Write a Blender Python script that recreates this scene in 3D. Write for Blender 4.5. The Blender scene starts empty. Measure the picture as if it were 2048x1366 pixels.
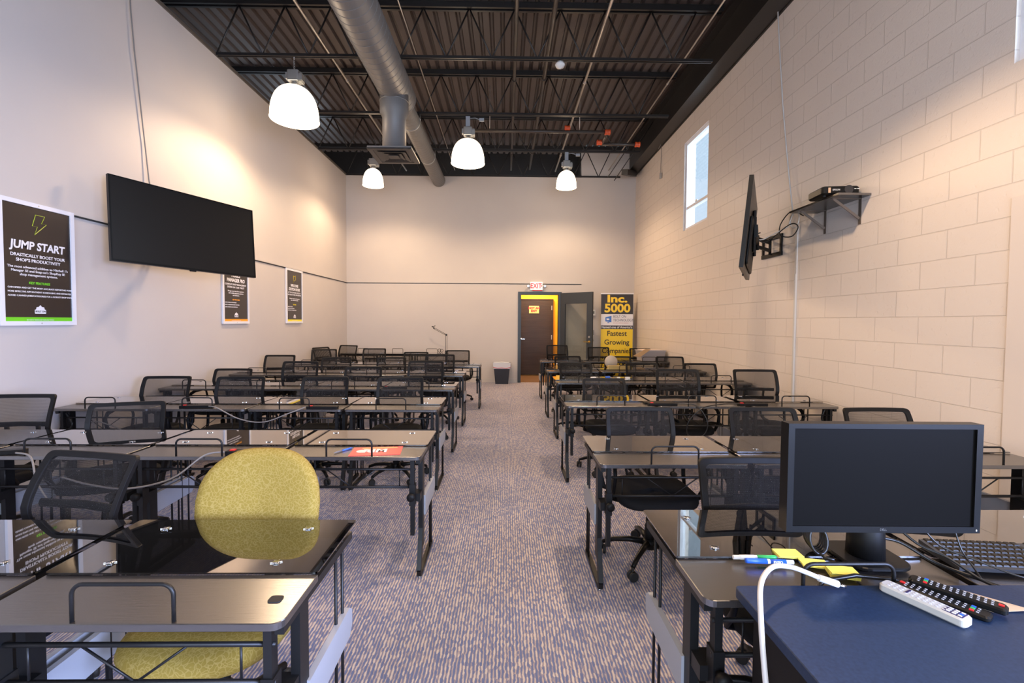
import bpy, math, random
from mathutils import Vector, Matrix
PI = math.pi
rnd = random.Random(7)
S = bpy.context.scene
C = S.collection

# ------------------------------------------------------------------ camera
cam_d = bpy.data.cameras.new('camera'); cam = bpy.data.objects.new('camera', cam_d); C.objects.link(cam)
cam_d.sensor_width = 36.0; cam_d.lens = 921.6 * 36.0 / 2048.0
cam_d.shift_y = -8.44 / 2048.0
cam_d.clip_start = 0.02
yaw, pitch, roll = 0.0140, -0.0344, 0.0060
fw = Vector((math.sin(yaw)*math.cos(pitch), math.cos(yaw)*math.cos(pitch), math.sin(pitch)))
rt = Vector((math.cos(yaw), -math.sin(yaw), 0)); up = rt.cross(fw)
r2 = rt*math.cos(roll) + up*math.sin(roll); u2 = -rt*math.sin(roll) + up*math.cos(roll)
M = Matrix((r2, u2, -fw)).transposed().to_4x4(); M.translation = Vector((0, 0, 1.4755))
cam.matrix_world = M
S.camera = cam

# ------------------------------------------------------------------ view, world, daylight
S.view_settings.view_transform = 'Standard'; S.view_settings.look = 'None'
S.view_settings.gamma = 1.0; S.view_settings.use_curve_mapping = False
S.view_settings.exposure = 0.08
W = bpy.data.worlds.new('sky'); S.world = W; W.use_nodes = True
bg = W.node_tree.nodes['Background']
bg.inputs[0].default_value = (0.72, 0.85, 1.0, 1); bg.inputs[1].default_value = 7.0

def area(name, loc, rot, sx, sy, power, col):
    l = bpy.data.lights.new(name, 'AREA'); l.shape = 'RECTANGLE'; l.size = sx; l.size_y = sy
    l.energy = power; l.color = col
    o = bpy.data.objects.new(name, l); C.objects.link(o); o.location = loc; o.rotation_euler = rot
    return o
# daylight pouring in through the glazed front of the room behind the camera and the clerestory windows
area('daylight_storefront', (0.6, -2.75, 1.9), (math.radians(90), 0, 0), 5.0, 2.4, 105, (0.58, 0.68, 1.0))
sg_ = area('daylight_side_fill', (3.12, -1.35, 1.75), (0, 0, 0), 1.7, 1.5, 112, (0.42, 0.54, 1.0))  # added fill aimed at the left wall through an unseen opening
sg_.rotation_euler = Vector((-1, .72, -.26)).to_track_quat('-Z', 'Y').to_euler(); sg_.data.spread = math.radians(80)
area('daylight_clerestory', (3.45, 2.35, 3.85), (0, math.radians(90), 0), 1.4, 1.0, 60, (0.5, 0.68, 1.0))
WARM = (1.0, 0.70, 0.44)

# ------------------------------------------------------------------ materials
def mat(name, col=(.5, .5, .5), rough=.5, metal=0, spec=.5, emit=None, estr=0, coat=0):
    m = bpy.data.materials.new(name); m.use_nodes = True
    b = m.node_tree.nodes['Principled BSDF']
    b.inputs['Base Color'].default_value = (*col, 1); b.inputs['Roughness'].default_value = rough
    b.inputs['Metallic'].default_value = metal; b.inputs['Specular IOR Level'].default_value = spec
    if coat: b.inputs['Coat Weight'].default_value = coat
    if emit:
        b.inputs['Emission Color'].default_value = (*emit, 1); b.inputs['Emission Strength'].default_value = estr
    return m
def nd(m, t, **kw):
    n = m.node_tree.nodes.new(t)
    for k, v in kw.items():
        if k in n.inputs: n.inputs[k].default_value = v
        else: setattr(n, k, v)
    return n
def ln(m, a, ao, b, bi): m.node_tree.links.new(a.outputs[ao], b.inputs[bi])
def bsdf(m): return m.node_tree.nodes['Principled BSDF']
def coords(m, kind='Object'):
    return nd(m, 'ShaderNodeTexCoord'), kind
def noise_col(m, c1, c2, scale=8, detail=4, lo=.35, hi=.65, stretch=None, bump=0, dist=.001):
    tc = nd(m, 'ShaderNodeTexCoord'); src = (tc, 'Object')
    if stretch:
        mp = nd(m, 'ShaderNodeMapping'); mp.inputs['Scale'].default_value = stretch; ln(m, tc, 'Object', mp, 'Vector'); src = (mp, 'Vector')
    n = nd(m, 'ShaderNodeTexNoise', Scale=scale, Detail=detail); ln(m, src[0], src[1], n, 'Vector')
    r = nd(m, 'ShaderNodeValToRGB'); r.color_ramp.elements[0].position = lo; r.color_ramp.elements[1].position = hi
    r.color_ramp.elements[0].color = (*c1, 1); r.color_ramp.elements[1].color = (*c2, 1)
    ln(m, n, 'Fac', r, 'Fac'); ln(m, r, 'Color', bsdf(m), 'Base Color')
    if bump:
        b = nd(m, 'ShaderNodeBump', Strength=bump, Distance=dist); ln(m, n, 'Fac', b, 'Height'); ln(m, b, 'Normal', bsdf(m), 'Normal')
    return m

m_paint = mat('greige_wall_paint', (.56, .515, .485), .55, spec=.35)
noise_col(m_paint, (.545, .50, .475), (.575, .53, .495), 1.2, 3, .3, .7)
m_trimw = mat('wall_trim_paint', (.55, .51, .48), .45)
m_trimdark = mat('dark_trim_strip', (.04, .037, .034), .7)
m_white = mat('white_plastic', (.8, .8, .79), .35)
m_whitef = mat('white_frame_metal', (.78, .78, .82), .3)
m_black = mat('black_powdercoat', (.008, .008, .0085), .42, spec=.35)
m_plastic = mat('black_plastic', (.0065, .006, .006), .5, spec=.2)
m_bplas = mat('black_gloss_bezel', (.007, .0068, .0065), .34, spec=.2)
m_rubber = mat('black_rubber', (.012, .012, .012), .65)
m_chrome = mat('chrome', (.75, .75, .76), .15, 1)
m_steel = mat('galvanised_steel', (.55, .55, .54), .35, .8)
m_brass = mat('brass', (.75, .55, .2), .25, 1)
m_fabric = mat('black_seat_fabric', (.012, .012, .013), .85, spec=.2)
m_deck = mat('black_painted_deck', (.080, .060, .053), .5)
m_joist = mat('black_painted_steel', (.018, .016, .0155), .42)
m_duct = mat('grey_painted_duct', (.165, .16, .158), .42)
m_gpanel = mat('light_grey_laminate', (.33, .345, .38), .45)
m_yellow = mat('yellow_paint', (.88, .52, .03), .5)
m_brown = mat('dark_brown_door', (.028, .019, .016), .45)
noise_col(m_brown, (.022, .015, .013), (.036, .025, .021), 3, 4, .3, .7, (1, 1, 12))
m_frame = mat('slate_blue_door_paint', (.032, .042, .055), .4)
m_red = mat('red_plastic', (.65, .02, .02), .4)
m_orange = mat('orange_red_fitting', (.62, .08, .02), .4)
m_cardboard = mat('cardboard', (.62, .38, .18), .8)
m_cord = mat('grey_white_cord', (.22, .20, .185), .4)
m_cordw = mat('white_cord', (.55, .54, .53), .4)
m_conduit = mat('emt_conduit', (.62, .56, .50), .3, .6)
m_pipe = mat('brown_black_pipe', (.05, .038, .032), .4)

# carpet: rows of tan loops on slate blue
m_carpet = mat('loop_carpet', (.2, .2, .25), .95, spec=.1); bsdf(m_carpet).inputs['Sheen Weight'].default_value = .35; bsdf(m_carpet).inputs['Sheen Roughness'].default_value = .4
def carpet():
    m = m_carpet
    tc = nd(m, 'ShaderNodeTexCoord')
    warp = nd(m, 'ShaderNodeTexNoise', Scale=22, Detail=2); ln(m, tc, 'Object', warp, 'Vector')
    ws = nd(m, 'ShaderNodeVectorMath', operation='SCALE'); ws.inputs['Scale'].default_value = .008
    ln(m, warp, 'Color', ws, 0)
    add = nd(m, 'ShaderNodeVectorMath', operation='ADD'); ln(m, tc, 'Object', add, 0); ln(m, ws, 'Vector', add, 1)
    w = nd(m, 'ShaderNodeTexWave', Scale=20.0, Distortion=1.2, Detail=1.0); w.inputs['Detail Scale'].default_value = 1.6
    w.bands_direction = 'X'; ln(m, add, 'Vector', w, 'Vector')
    mp = nd(m, 'ShaderNodeMapping'); mp.inputs['Scale'].default_value = (105, 44, 1); ln(m, add, 'Vector', mp, 'Vector')
    v = nd(m, 'ShaderNodeTexVoronoi', Scale=1.0, Randomness=.75); v.voronoi_dimensions = '2D'; ln(m, mp, 'Vector', v, 'Vector')
    sp = nd(m, 'ShaderNodeSeparateColor'); ln(m, v, 'Color', sp, 0)
    a = nd(m, 'ShaderNodeMath', operation='MULTIPLY'); a.inputs[1].default_value = .48; ln(m, sp, 0, a, 0)
    b_ = nd(m, 'ShaderNodeMath', operation='MULTIPLY_ADD'); b_.inputs[1].default_value = .52; ln(m, w, 'Fac', b_, 0); ln(m, a, 0, b_, 2)
    r = nd(m, 'ShaderNodeValToRGB'); e = r.color_ramp.elements
    e[0].position = .22; e[0].color = (.115, .145, .285, 1); e[1].position = .80; e[1].color = (.53, .465, .425, 1)
    for p_, c_ in ((.42, (.16, .17, .27, 1)), (.54, (.27, .235, .28, 1)), (.68, (.42, .345, .32, 1))):
        x_ = e.new(p_); x_.color = c_
    ln(m, b_, 0, r, 'Fac')
    big = nd(m, 'ShaderNodeTexNoise', Scale=1.1, Detail=4); ln(m, tc, 'Object', big, 'Vector')
    br = nd(m, 'ShaderNodeMapRange'); br.inputs[1].default_value = .3; br.inputs[2].default_value = .7; br.inputs[3].default_value = .88; br.inputs[4].default_value = 1.1
    ln(m, big, 'Fac', br, 0)
    mm = nd(m, 'ShaderNodeVectorMath', operation='SCALE'); ln(m, r, 'Color', mm, 0); ln(m, br, 0, mm, 'Scale')
    ln(m, mm, 'Vector', bsdf(m), 'Base Color')
    b = nd(m, 'ShaderNodeBump', Strength=.4, Distance=.002); ln(m, b_, 0, b, 'Height'); ln(m, b, 'Normal', bsdf(m), 'Normal')
carpet()

# painted concrete block
m_block = mat('painted_concrete_block', (.53, .475, .43), .42, spec=.4)
def block():
    m = m_block
    tc = nd(m, 'ShaderNodeTexCoord'); sp = nd(m, 'ShaderNodeSeparateXYZ'); ln(m, tc, 'Object', sp, 0)
    ay = nd(m, 'ShaderNodeMath', operation='ADD'); ay.inputs[1].default_value = 4.095; ln(m, sp, 'Y', ay, 0)
    az = nd(m, 'ShaderNodeMath', operation='ADD'); az.inputs[1].default_value = -.104 + .4064; ln(m, sp, 'Z', az, 0)
    cb = nd(m, 'ShaderNodeCombineXYZ'); ln(m, ay, 0, cb, 0); ln(m, az, 0, cb, 1)
    b = nd(m, 'ShaderNodeTexBrick', Scale=1.0); b.offset = .5
    b.inputs['Brick Width'].default_value = .4064; b.inputs['Row Height'].default_value = .2032
    b.inputs['Mortar Size'].default_value = .0042; b.inputs['Mortar Smooth'].default_value = .35
    b.inputs['Color1'].default_value = (.69, .62, .565, 1); b.inputs['Color2'].default_value = (.68, .61, .555, 1)
    b.inputs['Mortar'].default_value = (.625, .56, .505, 1)
    ln(m, cb, 'Vector', b, 'Vector'); ln(m, b, 'Color', bsdf(m), 'Base Color')
    n = nd(m, 'ShaderNodeTexNoise', Scale=70, Detail=5, Roughness=.65); ln(m, tc, 'Object', n, 'Vector')
    v = nd(m, 'ShaderNodeTexNoise', Scale=22, Detail=3); ln(m, tc, 'Object', v, 'Vector')
    pr = nd(m, 'ShaderNodeMapRange'); pr.inputs[1].default_value = .60; pr.inputs[2].default_value = .72; pr.inputs[3].default_value = 0; pr.inputs[4].default_value = -.8
    ln(m, v, 'Fac', pr, 0)
    s = nd(m, 'ShaderNodeMath', operation='MULTIPLY_ADD'); s.inputs[1].default_value = -3.2; ln(m, b, 'Fac', s, 0)
    t = nd(m, 'ShaderNodeMath', operation='ADD'); ln(m, n, 'Fac', t, 0); ln(m, pr, 0, t, 1); ln(m, t, 0, s, 2)
    bp = nd(m, 'ShaderNodeBump', Strength=.8, Distance=.0016); ln(m, s, 0, bp, 'Height'); ln(m, bp, 'Normal', bsdf(m), 'Normal')
block()
m_brickw = mat('white_outdoor_brick', (.8, .8, .8), .8)
def brickw():
    m = m_brickw; tc = nd(m, 'ShaderNodeTexCoord'); mp = nd(m, 'ShaderNodeMapping'); mp.inputs['Rotation'].default_value = (0, PI/2, PI/2)
    sp = nd(m, 'ShaderNodeSeparateXYZ'); ln(m, tc, 'Object', sp, 0); cb = nd(m, 'ShaderNodeCombineXYZ'); ln(m, sp, 'Y', cb, 0); ln(m, sp, 'Z', cb, 1)
    b = nd(m, 'ShaderNodeTexBrick', Scale=1.0); b.inputs['Brick Width'].default_value = .3; b.inputs['Row Height'].default_value = .11
    b.inputs['Mortar Size'].default_value = .008; b.inputs['Color1'].default_value = (.125, .137, .15, 1); b.inputs['Color2'].default_value = (.135, .147, .16, 1); b.inputs['Mortar'].default_value = (.105, .117, .13, 1)
    ln(m, cb, 0, b, 'Vector'); ln(m, b, 'Color', bsdf(m), 'Base Color')
brickw()

# black wood-grain laminate
m_lam = mat('black_woodgrain_laminate', (.03, .025, .022), .27); bsdf(m_lam).inputs['IOR'].default_value = 2.6
noise_col(m_lam, (.020, .017, .015), (.036, .030, .026), 5, 5, .3, .7, (3, 40, 40), bump=.35, dist=.0008)
m_desk = mat('blue_sheen_laminate', (.02, .04, .09), .48, spec=.3)  # dark desktop, blue sky reflection put into the base colour
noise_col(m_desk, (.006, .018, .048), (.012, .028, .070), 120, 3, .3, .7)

def glassmat(name, tint, rough=.02, ior=1.9, pwr=5.0):
    m = bpy.data.materials.new(name); m.use_nodes = True; nt = m.node_tree
    for n in list(nt.nodes): nt.nodes.remove(n)
    o = nd(m, 'ShaderNodeOutputMaterial'); t = nd(m, 'ShaderNodeBsdfTransparent'); t.inputs[0].default_value = (*tint, 1)
    g = nd(m, 'ShaderNodeBsdfGlossy'); g.inputs['Roughness'].default_value = rough; g.inputs['Color'].default_value = (1, 1, 1, 1)
    lw = nd(m, 'ShaderNodeLayerWeight'); lw.inputs[0].default_value = .5
    pw = nd(m, 'ShaderNodeMath', operation='POWER'); pw.inputs[1].default_value = pwr; ln(m, lw, 'Facing', pw, 0)
    f0 = ((ior-1)/(ior+1))**2; f = nd(m, 'ShaderNodeMath', operation='MULTIPLY_ADD'); f.inputs[1].default_value = 1-f0; f.inputs[2].default_value = f0
    ln(m, pw, 0, f, 0); mx = nd(m, 'ShaderNodeMixShader')
    ln(m, f, 0, mx, 0); ln(m, t, 0, mx, 1); ln(m, g, 0, mx, 2); ln(m, mx, 0, o, 0)
    return m
m_tglass = glassmat('smoked_table_glass', (.26, .26, .27), .015, 1.9, 2.6)
m_clear = glassmat('clear_pane', (.93, .95, .95), .01, 1.35)
m_screen = mat('dark_screen', (.012, .0105, .009), .34, spec=.3)

# woven mesh for chair backs
def meshmat():
    m = bpy.data.materials.new('black_chair_mesh'); m.use_nodes = True; nt = m.node_tree
    b = bsdf(m); b.inputs['Base Color'].default_value = (.018, .016, .0155, 1); b.inputs['Roughness'].default_value = .75; b.inputs['Specular IOR Level'].default_value = .2
    o = [n for n in nt.nodes if n.type == 'OUTPUT_MATERIAL'][0]
    tc = nd(m, 'ShaderNodeTexCoord'); sp = nd(m, 'ShaderNodeSeparateXYZ'); ln(m, tc, 'Object', sp, 0)
    def wv(a, bsgn):
        s = nd(m, 'ShaderNodeMath', operation='MULTIPLY_ADD'); s.inputs[1].default_value = bsgn
        ln(m, sp, 'Z', s, 0); ln(m, sp, 'X', s, 2)
        k = nd(m, 'ShaderNodeMath', operation='MULTIPLY'); k.inputs[1].default_value = 1150.0; ln(m, s, 0, k, 0)
        q = nd(m, 'ShaderNodeMath', operation='SINE'); ln(m, k, 0, q, 0); return q
    a = wv(0, .7); c = wv(0, -.7)
    p = nd(m, 'ShaderNodeMath', operation='MULTIPLY'); ln(m, a, 0, p, 0); ln(m, c, 0, p, 1)
    g = nd(m, 'ShaderNodeMapRange'); g.inputs[1].default_value = .12; g.inputs[2].default_value = .34; g.inputs[3].default_value = .18; g.inputs[4].default_value = .82
    ln(m, p, 0, g, 0)
    # oblique view shows less of the holes
    t = nd(m, 'ShaderNodeBsdfTransparent'); mx = nd(m, 'ShaderNodeMixShader')
    ln(m, g, 0, mx, 0); ln(m, b, 0, mx, 1); ln(m, t, 0, mx, 2); ln(m, mx, 0, o, 0)
    return m
m_mesh = meshmat()
m_yfab = mat('yellow_upholstery', (.55, .44, .13), .85, spec=.2)
def yfab():
    m = m_yfab; tc = nd(m, 'ShaderNodeTexCoord'); v = nd(m, 'ShaderNodeTexVoronoi', Scale=75, feature='DISTANCE_TO_EDGE')
    n = nd(m, 'ShaderNodeTexNoise', Scale=20, Detail=2); ln(m, tc, 'Object', n, 'Vector')
    s = nd(m, 'ShaderNodeVectorMath', operation='SCALE'); s.inputs['Scale'].default_value = .05; ln(m, n, 'Color', s, 0)
    a = nd(m, 'ShaderNodeVectorMath', operation='ADD'); ln(m, tc, 'Object', a, 0); ln(m, s, 0, a, 1); ln(m, a, 0, v, 'Vector')
    r = nd(m, 'ShaderNodeValToRGB'); e = r.color_ramp.elements; e[0].position = .02; e[0].color = (.33, .235, .065, 1); e[1].position = .12; e[1].color = (.25, .172, .032, 1)
    ln(m, v, 'Distance', r, 'Fac'); ln(m, r, 'Color', bsdf(m), 'Base Color')
yfab()
m_shade = mat('glowing_acrylic', (.9, .85, .75), .3, emit=(1, .82, .60), estr=3.6)
m_rim = mat('acrylic_rim', (.9, .85, .75), .3, emit=(1, .86, .66), estr=1.6)
m_bulb = mat('lamp_bulb', (1, 1, 1), .3, emit=(1, .9, .75), estr=30)

# ------------------------------------------------------------------ mesh builder
def smooth(pts, n=6):
    P = [Vector(p) for p in pts]; out = []
    for i in range(len(P)-1):
        p0 = P[max(i-1, 0)]; p1 = P[i]; p2 = P[i+1]; p3 = P[min(i+2, len(P)-1)]
        for k in range(n):
            t = k/n; out.append(.5*((2*p1)+(p2-p0)*t+(2*p0-5*p1+4*p2-p3)*t*t+(3*p1-p0-3*p2+p3)*t**3))
    out.append(P[-1]); return out
class MB:
    def __init__(s): s.v = []; s.f = []; s.sm = []
    def add(s, vs, fs, smooth=False):
        k = len(s.v); s.v += [Vector(v) for v in vs]; s.f += [[i+k for i in f] for f in fs]; s.sm += [smooth]*len(fs); return s
    def box(s, x0, x1, y0, y1, z0, z1, M=None):
        vs = [Vector((x, y, z)) for z in (z0, z1) for y in (y0, y1) for x in (x0, x1)]
        if M: vs = [M @ v for v in vs]
        return s.add(vs, [(0, 2, 3, 1), (4, 5, 7, 6), (0, 1, 5, 4), (2, 6, 7, 3), (0, 4, 6, 2), (1, 3, 7, 5)])
    def rbox(s, x0, x1, y0, y1, z0, z1, r=.01, seg=4, b=0, M=None, corners=(1, 1, 1, 1)):
        """box with rounded vertical corners and a small bevel b on the top and bottom edges"""
        def loop(ins, z):
            out = []
            for ci, (cx, cy, a0) in enumerate(((x1, y1, 0), (x0, y1, PI/2), (x0, y0, PI), (x1, y0, 3*PI/2))):
                rr = max(r*corners[ci]-ins, .0004); sx = 1 if cx == x1 else -1; sy = 1 if cy == y1 else -1
                px = cx-sx*(rr+ins); py = cy-sy*(rr+ins)
                for i in range(seg+1):
                    a = a0+PI/2*i/seg; out.append(Vector((px+rr*math.cos(a), py+rr*math.sin(a), z)))
            return out
        ls = [loop(b, z0), loop(0, z0+b), loop(0, z1-b), loop(b, z1)] if b else [loop(0, z0), loop(0, z1)]
        n = len(ls[0]); vs = [v for l in ls for v in l]
        if M: vs = [M @ v for v in vs]
        fs = [tuple(range(n))[::-1], tuple(range((len(ls)-1)*n, len(ls)*n))]
        for k in range(len(ls)-1):
            for i in range(n): fs.append((k*n+i, k*n+(i+1) % n, (k+1)*n+(i+1) % n, (k+1)*n+i))
        return s.add(vs, fs)
    def tube(s, pts, r, seg=8, closed=False, flat=None):
        """round tube along points; flat=(w,h) makes an oval section"""
        P = [Vector(p) for p in pts]; n = len(P); rings = []
        prev = None
        for i in range(n):
            a = P[(i-1) % n] if (closed or i > 0) else P[i]; b = P[(i+1) % n] if (closed or i < n-1) else P[i]
            t = (b-a).normalized()
            if prev is None:
                ref = Vector((0, 0, 1)) if abs(t.z) < .9 else Vector((1, 0, 0)); u = t.cross(ref).normalized()
            else:
                u = (prev - t*prev.dot(t)); u = u.normalized() if u.length > 1e-6 else t.orthogonal().normalized()
            prev = u; w = t.cross(u); ra = r[i] if isinstance(r, (list, tuple)) else r
            rw, rh = (flat if flat else (ra, ra))
            rings.append([P[i]+u*rw*math.cos(2*PI*k/seg)+w*rh*math.sin(2*PI*k/seg) for k in range(seg)])
        vs = [v for g in rings for v in g]; fs = []
        m = n if closed else n-1
        for i in range(m):
            j = (i+1) % n
            for k in range(seg): fs.append((i*seg+k, i*seg+(k+1) % seg, j*seg+(k+1) % seg, j*seg+k))
        s.add(vs, fs, True)
        if not closed:
            k0 = len(s.v)-n*seg
            s.f.append([k0+k for k in range(seg)][::-1]); s.f.append([k0+(n-1)*seg+k for k in range(seg)]); s.sm += [False, False]
        return s
    def bar(s, a, b, w, h):
        """rectangular bar between two points"""
        a = Vector(a); b = Vector(b); t = (b-a).normalized(); ref = Vector((1, 0, 0)) if abs(t.x) < .9 else Vector((0, 1, 0))
        u = (ref-t*ref.dot(t)).normalized(); v = t.cross(u)
        vs = [p+u*i*w/2+v*j*h/2 for p in (a, b) for i, j in ((-1, -1), (1, -1), (1, 1), (-1, 1))]
        return s.add(vs, [(3, 2, 1, 0), (4, 5, 6, 7), (0, 1, 5, 4), (1, 2, 6, 5), (2, 3, 7, 6), (3, 0, 4, 7)])
    def lathe(s, prof, c=(0, 0, 0), seg=24, axis='z', smooth=True):
        c = Vector(c); vs = []; n = len(prof)
        for r, h in prof:
            for k in range(seg):
                a = 2*PI*k/seg
                p = (r*math.cos(a), r*math.sin(a), h) if axis == 'z' else ((r*math.cos(a), h, -r*math.sin(a)) if axis == 'y' else (h, r*math.cos(a), r*math.sin(a)))
                vs.append(c+Vector(p))
        fs = []
        for i in range(n-1):
            for k in range(seg): fs.append((i*seg+k, i*seg+(k+1) % seg, (i+1)*seg+(k+1) % seg, (i+1)*seg+k))
        s.add(vs, fs, smooth)
        k0 = len(s.v)-n*seg
        if prof[0][0] > 1e-4: s.f.append([k0+k for k in range(seg)][::-1]); s.sm.append(False)
        if prof[-1][0] > 1e-4: s.f.append([k0+(n-1)*seg+k for k in range(seg)]); s.sm.append(False)
        return s
    def prism(s, poly, d0, d1, plane='xz'):
        """extrude a 2D outline; plane xz extrudes along y, yz along x, xy along z"""
        def P(a, b, d): return {'xz': (a, d, b), 'yz': (d, a, b), 'xy': (a, b, d)}[plane]
        n = len(poly); vs = [P(a, b, d0) for a, b in poly]+[P(a, b, d1) for a, b in poly]
        return s.add(vs, [tuple(range(n)), tuple(range(n, 2*n))[::-1]]+[(i, (i+1) % n, n+(i+1) % n, n+i)[::-1] for i in range(n)])
    def obj(s, name, m, parent=None, bev=0, ss=0):
        me = bpy.data.meshes.new(name); me.from_pydata([tuple(v) for v in s.v], [], s.f); me.update()
        for p, f in zip(me.polygons, s.sm): p.use_smooth = f
        import bmesh
        bm = bmesh.new(); bm.from_mesh(me); bmesh.ops.recalc_face_normals(bm, faces=bm.faces)
        if bev:
            bmesh.ops.bevel(bm, geom=list(bm.edges), offset=bev, segments=2, affect='EDGES', profile=.6)
        bm.to_mesh(me); bm.free()
        me.materials.append(m)
        o = bpy.data.objects.new(name, me); C.objects.link(o)
        if parent: o.parent = parent
        if ss:
            md = o.modifiers.new('sub', 'SUBSURF'); md.levels = ss; md.render_levels = ss
            for p in me.polygons: p.use_smooth = True
        return o
def tag(o, label=None, cat=None, group=None, kind=None):
    if label: o['label'] = label
    if cat: o['category'] = cat
    if group: o['group'] = group
    if kind: o['kind'] = kind
    return o
def empty(name, loc=(0, 0, 0), rz=0, label=None, cat=None, group=None):
    o = bpy.data.objects.new(name, None); o.empty_display_size = .1; C.objects.link(o); o.location = loc; o.rotation_euler = (0, 0, rz)
    return tag(o, label, cat, group)
def copy_tree(o, parent=None):
    c = o.copy(); C.objects.link(c)
    if parent: c.parent = parent
    for ch in list(o.children): copy_tree(ch, c)
    return c
def struct(name, mb, m, **k):
    return tag(mb.obj(name, m, **k), kind='structure')
def B(*a, **k): return MB().box(*a, **k)
def text(name, body, size, loc, m, parent, rot=(PI/2, 0, 0), align='CENTER', ext=.0006, bold=0, sx=1, shear=0, space=1):
    cu = bpy.data.curves.new(name, 'FONT'); cu.body = body; cu.size = size; cu.align_x = align; cu.align_y = 'CENTER'
    cu.extrude = ext; cu.offset = bold; cu.shear = shear; cu.space_line = space; cu.resolution_u = 3
    t = bpy.data.objects.new(name, cu); C.objects.link(t)
    dg = bpy.context.evaluated_depsgraph_get(); dg.update()
    me = bpy.data.meshes.new_from_object(t.evaluated_get(dg), depsgraph=dg)
    bpy.data.objects.remove(t); bpy.data.curves.remove(cu)
    me.materials.clear(); me.materials.append(m)
    for v in me.vertices: v.co.x *= sx
    o = bpy.data.objects.new(name, me); C.objects.link(o); o.parent = parent; o.location = loc; o.rotation_euler = rot
    return o

# ------------------------------------------------------------------ room shell
XL, XR, YB, YF, ZW, ZD = -3.81, 3.10, 11.12, -2.6, 4.92, 5.64
struct('floor', B(-5.2, 3.5, YF-.2, YB+.02, -.1, 0), m_carpet)
m_hallfloor = mat('brown_hall_carpet', (.12, .07, .04), .9)
struct('trim_1', B(.2, 1.5, YB+.02, 12.7, -.1, 0), m_hallfloor)
struct('wall_left', B(XL-.13, XL, YF, YB+.13, 0, ZW), m_paint)
struct('wall_void', B(-5.2, -5.1, YF, 12.0, 0, ZD+.1), m_joist)
# right wall with two clerestory windows
WINS = [(7.13, 8.09), (1.87, 2.83)]; WZ0, WZ1 = 3.07, 4.58
rw = MB(); ys = sorted([YF, YB+.13]+[y for w in WINS for y in w])
rw.box(XR, XR+.2, -.4, YB+.13, 0, WZ0); rw.box(XR, XR+.2, YF, -2.3, 0, WZ1); rw.box(XR, XR+.2, -2.3, -.4, 0, .8); rw.box(XR, XR+.2, -2.3, -.4, 2.7, WZ1); rw.box(XR, XR+.2, YF, YB+.13, WZ1, ZD+.05)
for a, b in ((-.4, WINS[1][0]), (WINS[1][1], WINS[0][0]), (WINS[0][1], YB+.13)): rw.box(XR, XR+.2, a, b, WZ0, WZ1)
struct('wall_right', rw, m_block)
# flush infill beside the block, nearest the camera
struct('trim_2', B(XR-.012, XR, -.38, 2.80, 0, 2.25), mat('infill_paint', (.66, .59, .54), .5))
# back wall with the doorway
DX0, DX1, DZ = .37, 1.27, 2.12
bw = MB(); bw.box(XL, DX0, YB, YB+.13, 0, ZW); bw.box(DX1, 1.80, YB, YB+.13, 0, ZW); bw.box(DX0, DX1, YB, YB+.13, DZ, ZW)
bw.box(1.80, XR+.02, YB, YB+.13, 0, ZD)
struct('wall_back', bw, m_paint)
struct('wall_back_upper', B(-5.2, 1.80, YB+.5, YB+.6, ZW-.4, 5.12), m_paint)
struct('wall_back_void', B(-5.2, 1.80, YB+.49, YB+.6, 5.12, ZD+.1), m_joist)
struct('trim_3', B(1.77, 1.80, YB+.13, YB+.5, ZW-.4, ZD), m_joist)
# front wall behind the camera, glazed storefront
fwm = MB(); fwm.box(-5.2, -2.2, YF-.15, YF, 0, ZD+.1); fwm.box(3.05, 3.4, YF-.15, YF, 0, ZD+.1); fwm.box(-2.2, 3.05, YF-.15, YF, 3.1, ZD+.1); fwm.box(-2.2, 3.05, YF-.15, YF, 0, .65)
struct('wall_front', fwm, m_paint)
wf = MB()
for x in (-2.2, -.5, 1.2, 2.99): wf.box(x, x+.06, YF-.12, YF-.03, .65, 3.1)
wf.box(-2.2, 3.05, YF-.12, YF-.03, .65, .71); wf.box(-2.2, 3.05, YF-.12, YF-.03, 3.04, 3.1)
struct('window_3', wf, m_frame)
wg = MB()
for y in (-2.3, -1.38, -.46): wg.box(XR+.08, XR+.14, y, y+.06, .8, 2.7)
wg.box(XR+.08, XR+.14, -2.3, -.4, .8, .86); wg.box(XR+.08, XR+.14, -2.3, -.4, 2.64, 2.7)
struct('window_4', wg, m_frame)  # unseen window frame added around the side fill light
# corrugated roof deck, ribs running to the back wall
dk = MB(); x = -5.2; poly = []
while x < 3.45:
    poly += [(x, ZD), (x+.085, ZD), (x+.105, ZD+.042), (x+.132, ZD+.042)]; x += .152
vs = [(a, y, z) for y in (YF-.1, 12.2) for a, z in poly]; n = len(poly)
dk.add(vs, [(i, i+1, n+i+1, n+i) for i in range(n-1)])
dk.box(-5.25, 3.5, YF-.2, 12.3, ZD+.06, ZD+.12)
struct('ceiling', dk, m_deck)
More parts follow.
